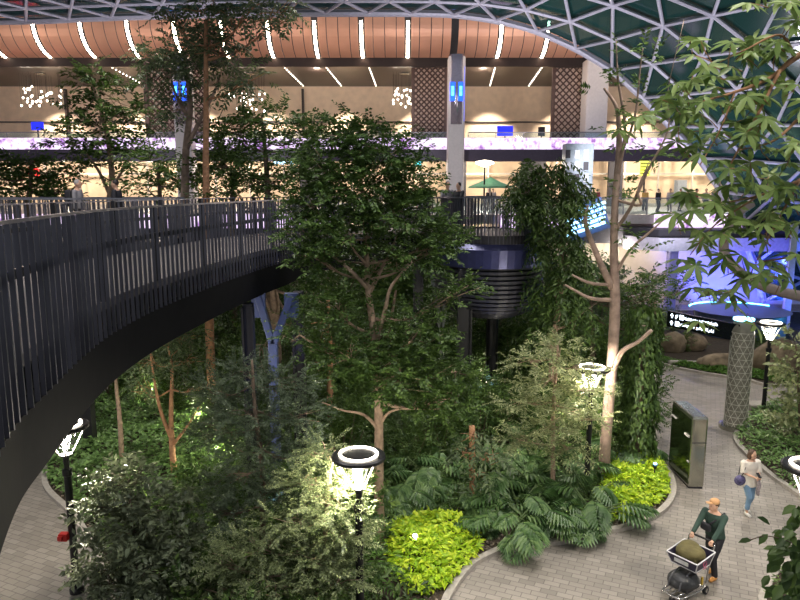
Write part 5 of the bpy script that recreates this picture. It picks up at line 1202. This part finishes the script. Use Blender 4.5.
for x, Y, rz, lab, tm, hr in ((658,52,.5,'person in dark top leftmost by the right terrace railing',M_trb,M_hair),(670,52.5,-.6,'person in pale top standing on the right terrace',M_pinkt,M_hair),(680,54,.2,'person in black standing in front of the grey doorway',M_trb,M_hair),
     (696,49,.9,'tall person in maroon top at the right terrace railing',M_redt,M_hair),(706,49.5,-.8,'person in pale print top right of the maroon person',M_pinkt,M_hair),(714,50,.3,'person in dark jacket rightmost on the terrace',M_greyt,M_hairb),
     (645,55,0,'person in ochre top behind the pale branch on terrace',mat('ochre_cloth',(.45,.28,.08),.8),M_hair),(493,56,.3,'person in white top below the green parasol',M_pinkt,M_hair),(489,55,-.5,'person in dark top below the green parasol',M_trb,M_hair),
     (597,56,.3,'person in maroon top seated side of the striped canopy on terrace',M_redt,M_hair)):
    far_person(x, Y, TZ, rz, lab, tm, hair=hr)
# ================================================================ LIGHTS
def light(kind, name, loc, energy, col, size=.3, target=None, spot=1.2, blend=.6, **k):
    l = bpy.data.lights.new(name, kind); l.energy = energy; l.color = col
    o = bpy.data.objects.new(name, l); COL.objects.link(o); o.location = loc
    if kind == 'AREA': l.size = size; l.shape = 'RECTANGLE'; l.size_y = k.get('sy', size)
    else: l.shadow_soft_size = size
    if kind == 'SPOT': l.spot_size = spot; l.spot_blend = blend
    if target is not None: o.rotation_euler = (Vector(target)-Vector(loc)).to_track_quat('-Z','Y').to_euler()
    return o
WARM = (1,.86,.70); NEU = (1,.93,.86); COOL = (.80,.84,1)
# roof floodlights on the vault (above the frame)
for x, y, tx, ty, e in ((-9,14,-7,15,3200),(9,16,6,15,3600),(-2,26,-1,20,2600),(12,26,11,22,2800),(-12,27,-9,26,2400),(5,8,5,13,2200),(18,34,15,33,2600),(-1,38,0,36,2400),(-4,7,-5,12,1500)):
    light('SPOT', 'roof_floodlight', (x, y, 18.0), e, NEU, .5, (tx, ty, 0), 1.25, .8)
# shop / terrace lights
for x in range(-40, 45, 8):
    light('POINT', 'shop_downlight', (x, 66.5, 10.4), 620, WARM, .3)
    light('SPOT', 'soffit_downlight', (x+2, 75.3, 19.2), 4000, WARM, .15, (x+2, 77.6, 12), 1.3, .6)
for x in range(-40, 41, 16):
    light('POINT', 'terrace_downlight', (x, 62.5, 10.6), 500, WARM, .3); light('POINT', 'soffit_lamp', (x, 68, 18.8), 280, WARM, .3)
for x in (15, 18, 20.5): light('POINT', 'canopy_downlight', (x, 45.2, 4.2), 420 if x < 20 else 60, (1,.90,.76), .15)
for x in (-14, -4, 5): light('POINT', 'wall_downlight', (x, 46.4, 4.9), 110, WARM, .15)
# blue floods
light('SPOT', 'blue_flood', (22.2, 44.6, .5), 1700, (.05,.08,1), .2, (22.8, 47.5, 3), 2.2, .4)
light('SPOT', 'blue_flood', (25.5, 44.6, .5), 1300, (.05,.08,1), .2, (25.5, 47.5, 3), 2.2, .4)
light('SPOT', 'blue_flood', (24, 33, .4), 2600, (.06,.12,1), .3, (25.5, 43, 3), 1.2, .5)
light('SPOT', 'blue_flood', (21.6, 39.5, .4), 900, (.14,.14,1), .3, (23.6, 43, 4), 1.6, .5)
light('SPOT', 'leaf_fill', (2.2, 3.5, 12.5), 420, (1,.95,.88), .3, (3.9, 7.4, 8.6), 1.3, .8)  # added fill that brightens the foreground leaves, no fixture stands here
for x in (-26,-13,1,14): light('SPOT', 'terrace_fill', (x, 47.5, 10), 800, (.95,.92,1), .3, (x+3, 60, 9.5), 1.4, .8)  # added front fill for the columns and the tower panel
light('SPOT', 'terrace_fill', (13, 36, 9), 1100, (.92,.90,1), .3, (17, 45, 5), 1.1, .8)  # added fill aimed at the otherwise unlit canopy fascia
for q in ((3,38,9),(12,34,6),(15,38,2),(-14,40,8)): light('SPOT', 'vault_fill', q, 2200, (.90,.88,1), .3, (q[0]*1.25, 43, 20), 1.9, .8)  # added neutral fill to lift the lattice members
light('POINT', 'cyan_flood', (25, 35, .8), 250, (.05,.5,1), .3)
light('SPOT', 'indigo_flood', (2.5, 19.5, 1.5), 170, (.18,.22,1), .2, (3.6, 22.5, 6), .6, .5)
light('SPOT', 'indigo_flood', (-2.6, 13.2, 1.6), 160, (.15,.22,1), .2, (-2.9, 16.2, 5), .8, .5)
# garden uplights
for x, y, e in ((-5,18,90),(-6.5,21,90),(-3,24,70),(3,24.5,90),(5.2,21,60),(-9,24,80),(-.4,26,90)): light('POINT', 'garden_uplight', (x, y, .9), e, (1,.93,.70), .1)
w = bpy.data.worlds.new('world'); SC.world = w; w.use_nodes = True
w.node_tree.nodes['Background'].inputs[0].default_value = (.115,.12,.13,1); w.node_tree.nodes['Background'].inputs[1].default_value = 1.6
light('SPOT', 'bridge_fill', (3.5, 4.5, 17), 1000, (.9,.9,1), .4, (-3.6, 11, 7), 1.1, .8)  # added fill on the outer face of the nearer bridge slats
light('SPOT', 'bridge_fill', (1.5, 9, 16), 1100, (.85,.86,1), .4, (-2.8, 19, 7), 1.0, .8)  # added fill for the farther bridge slats
for x in range(-36, 37, 12): light('SPOT', 'facade_fill', (x, 50, 13.0), 1500, (1,.80,.66), .3, (x, 60.5, 20.5), 1.5, .8)  # added fills to brighten the copper panels beyond their own strips
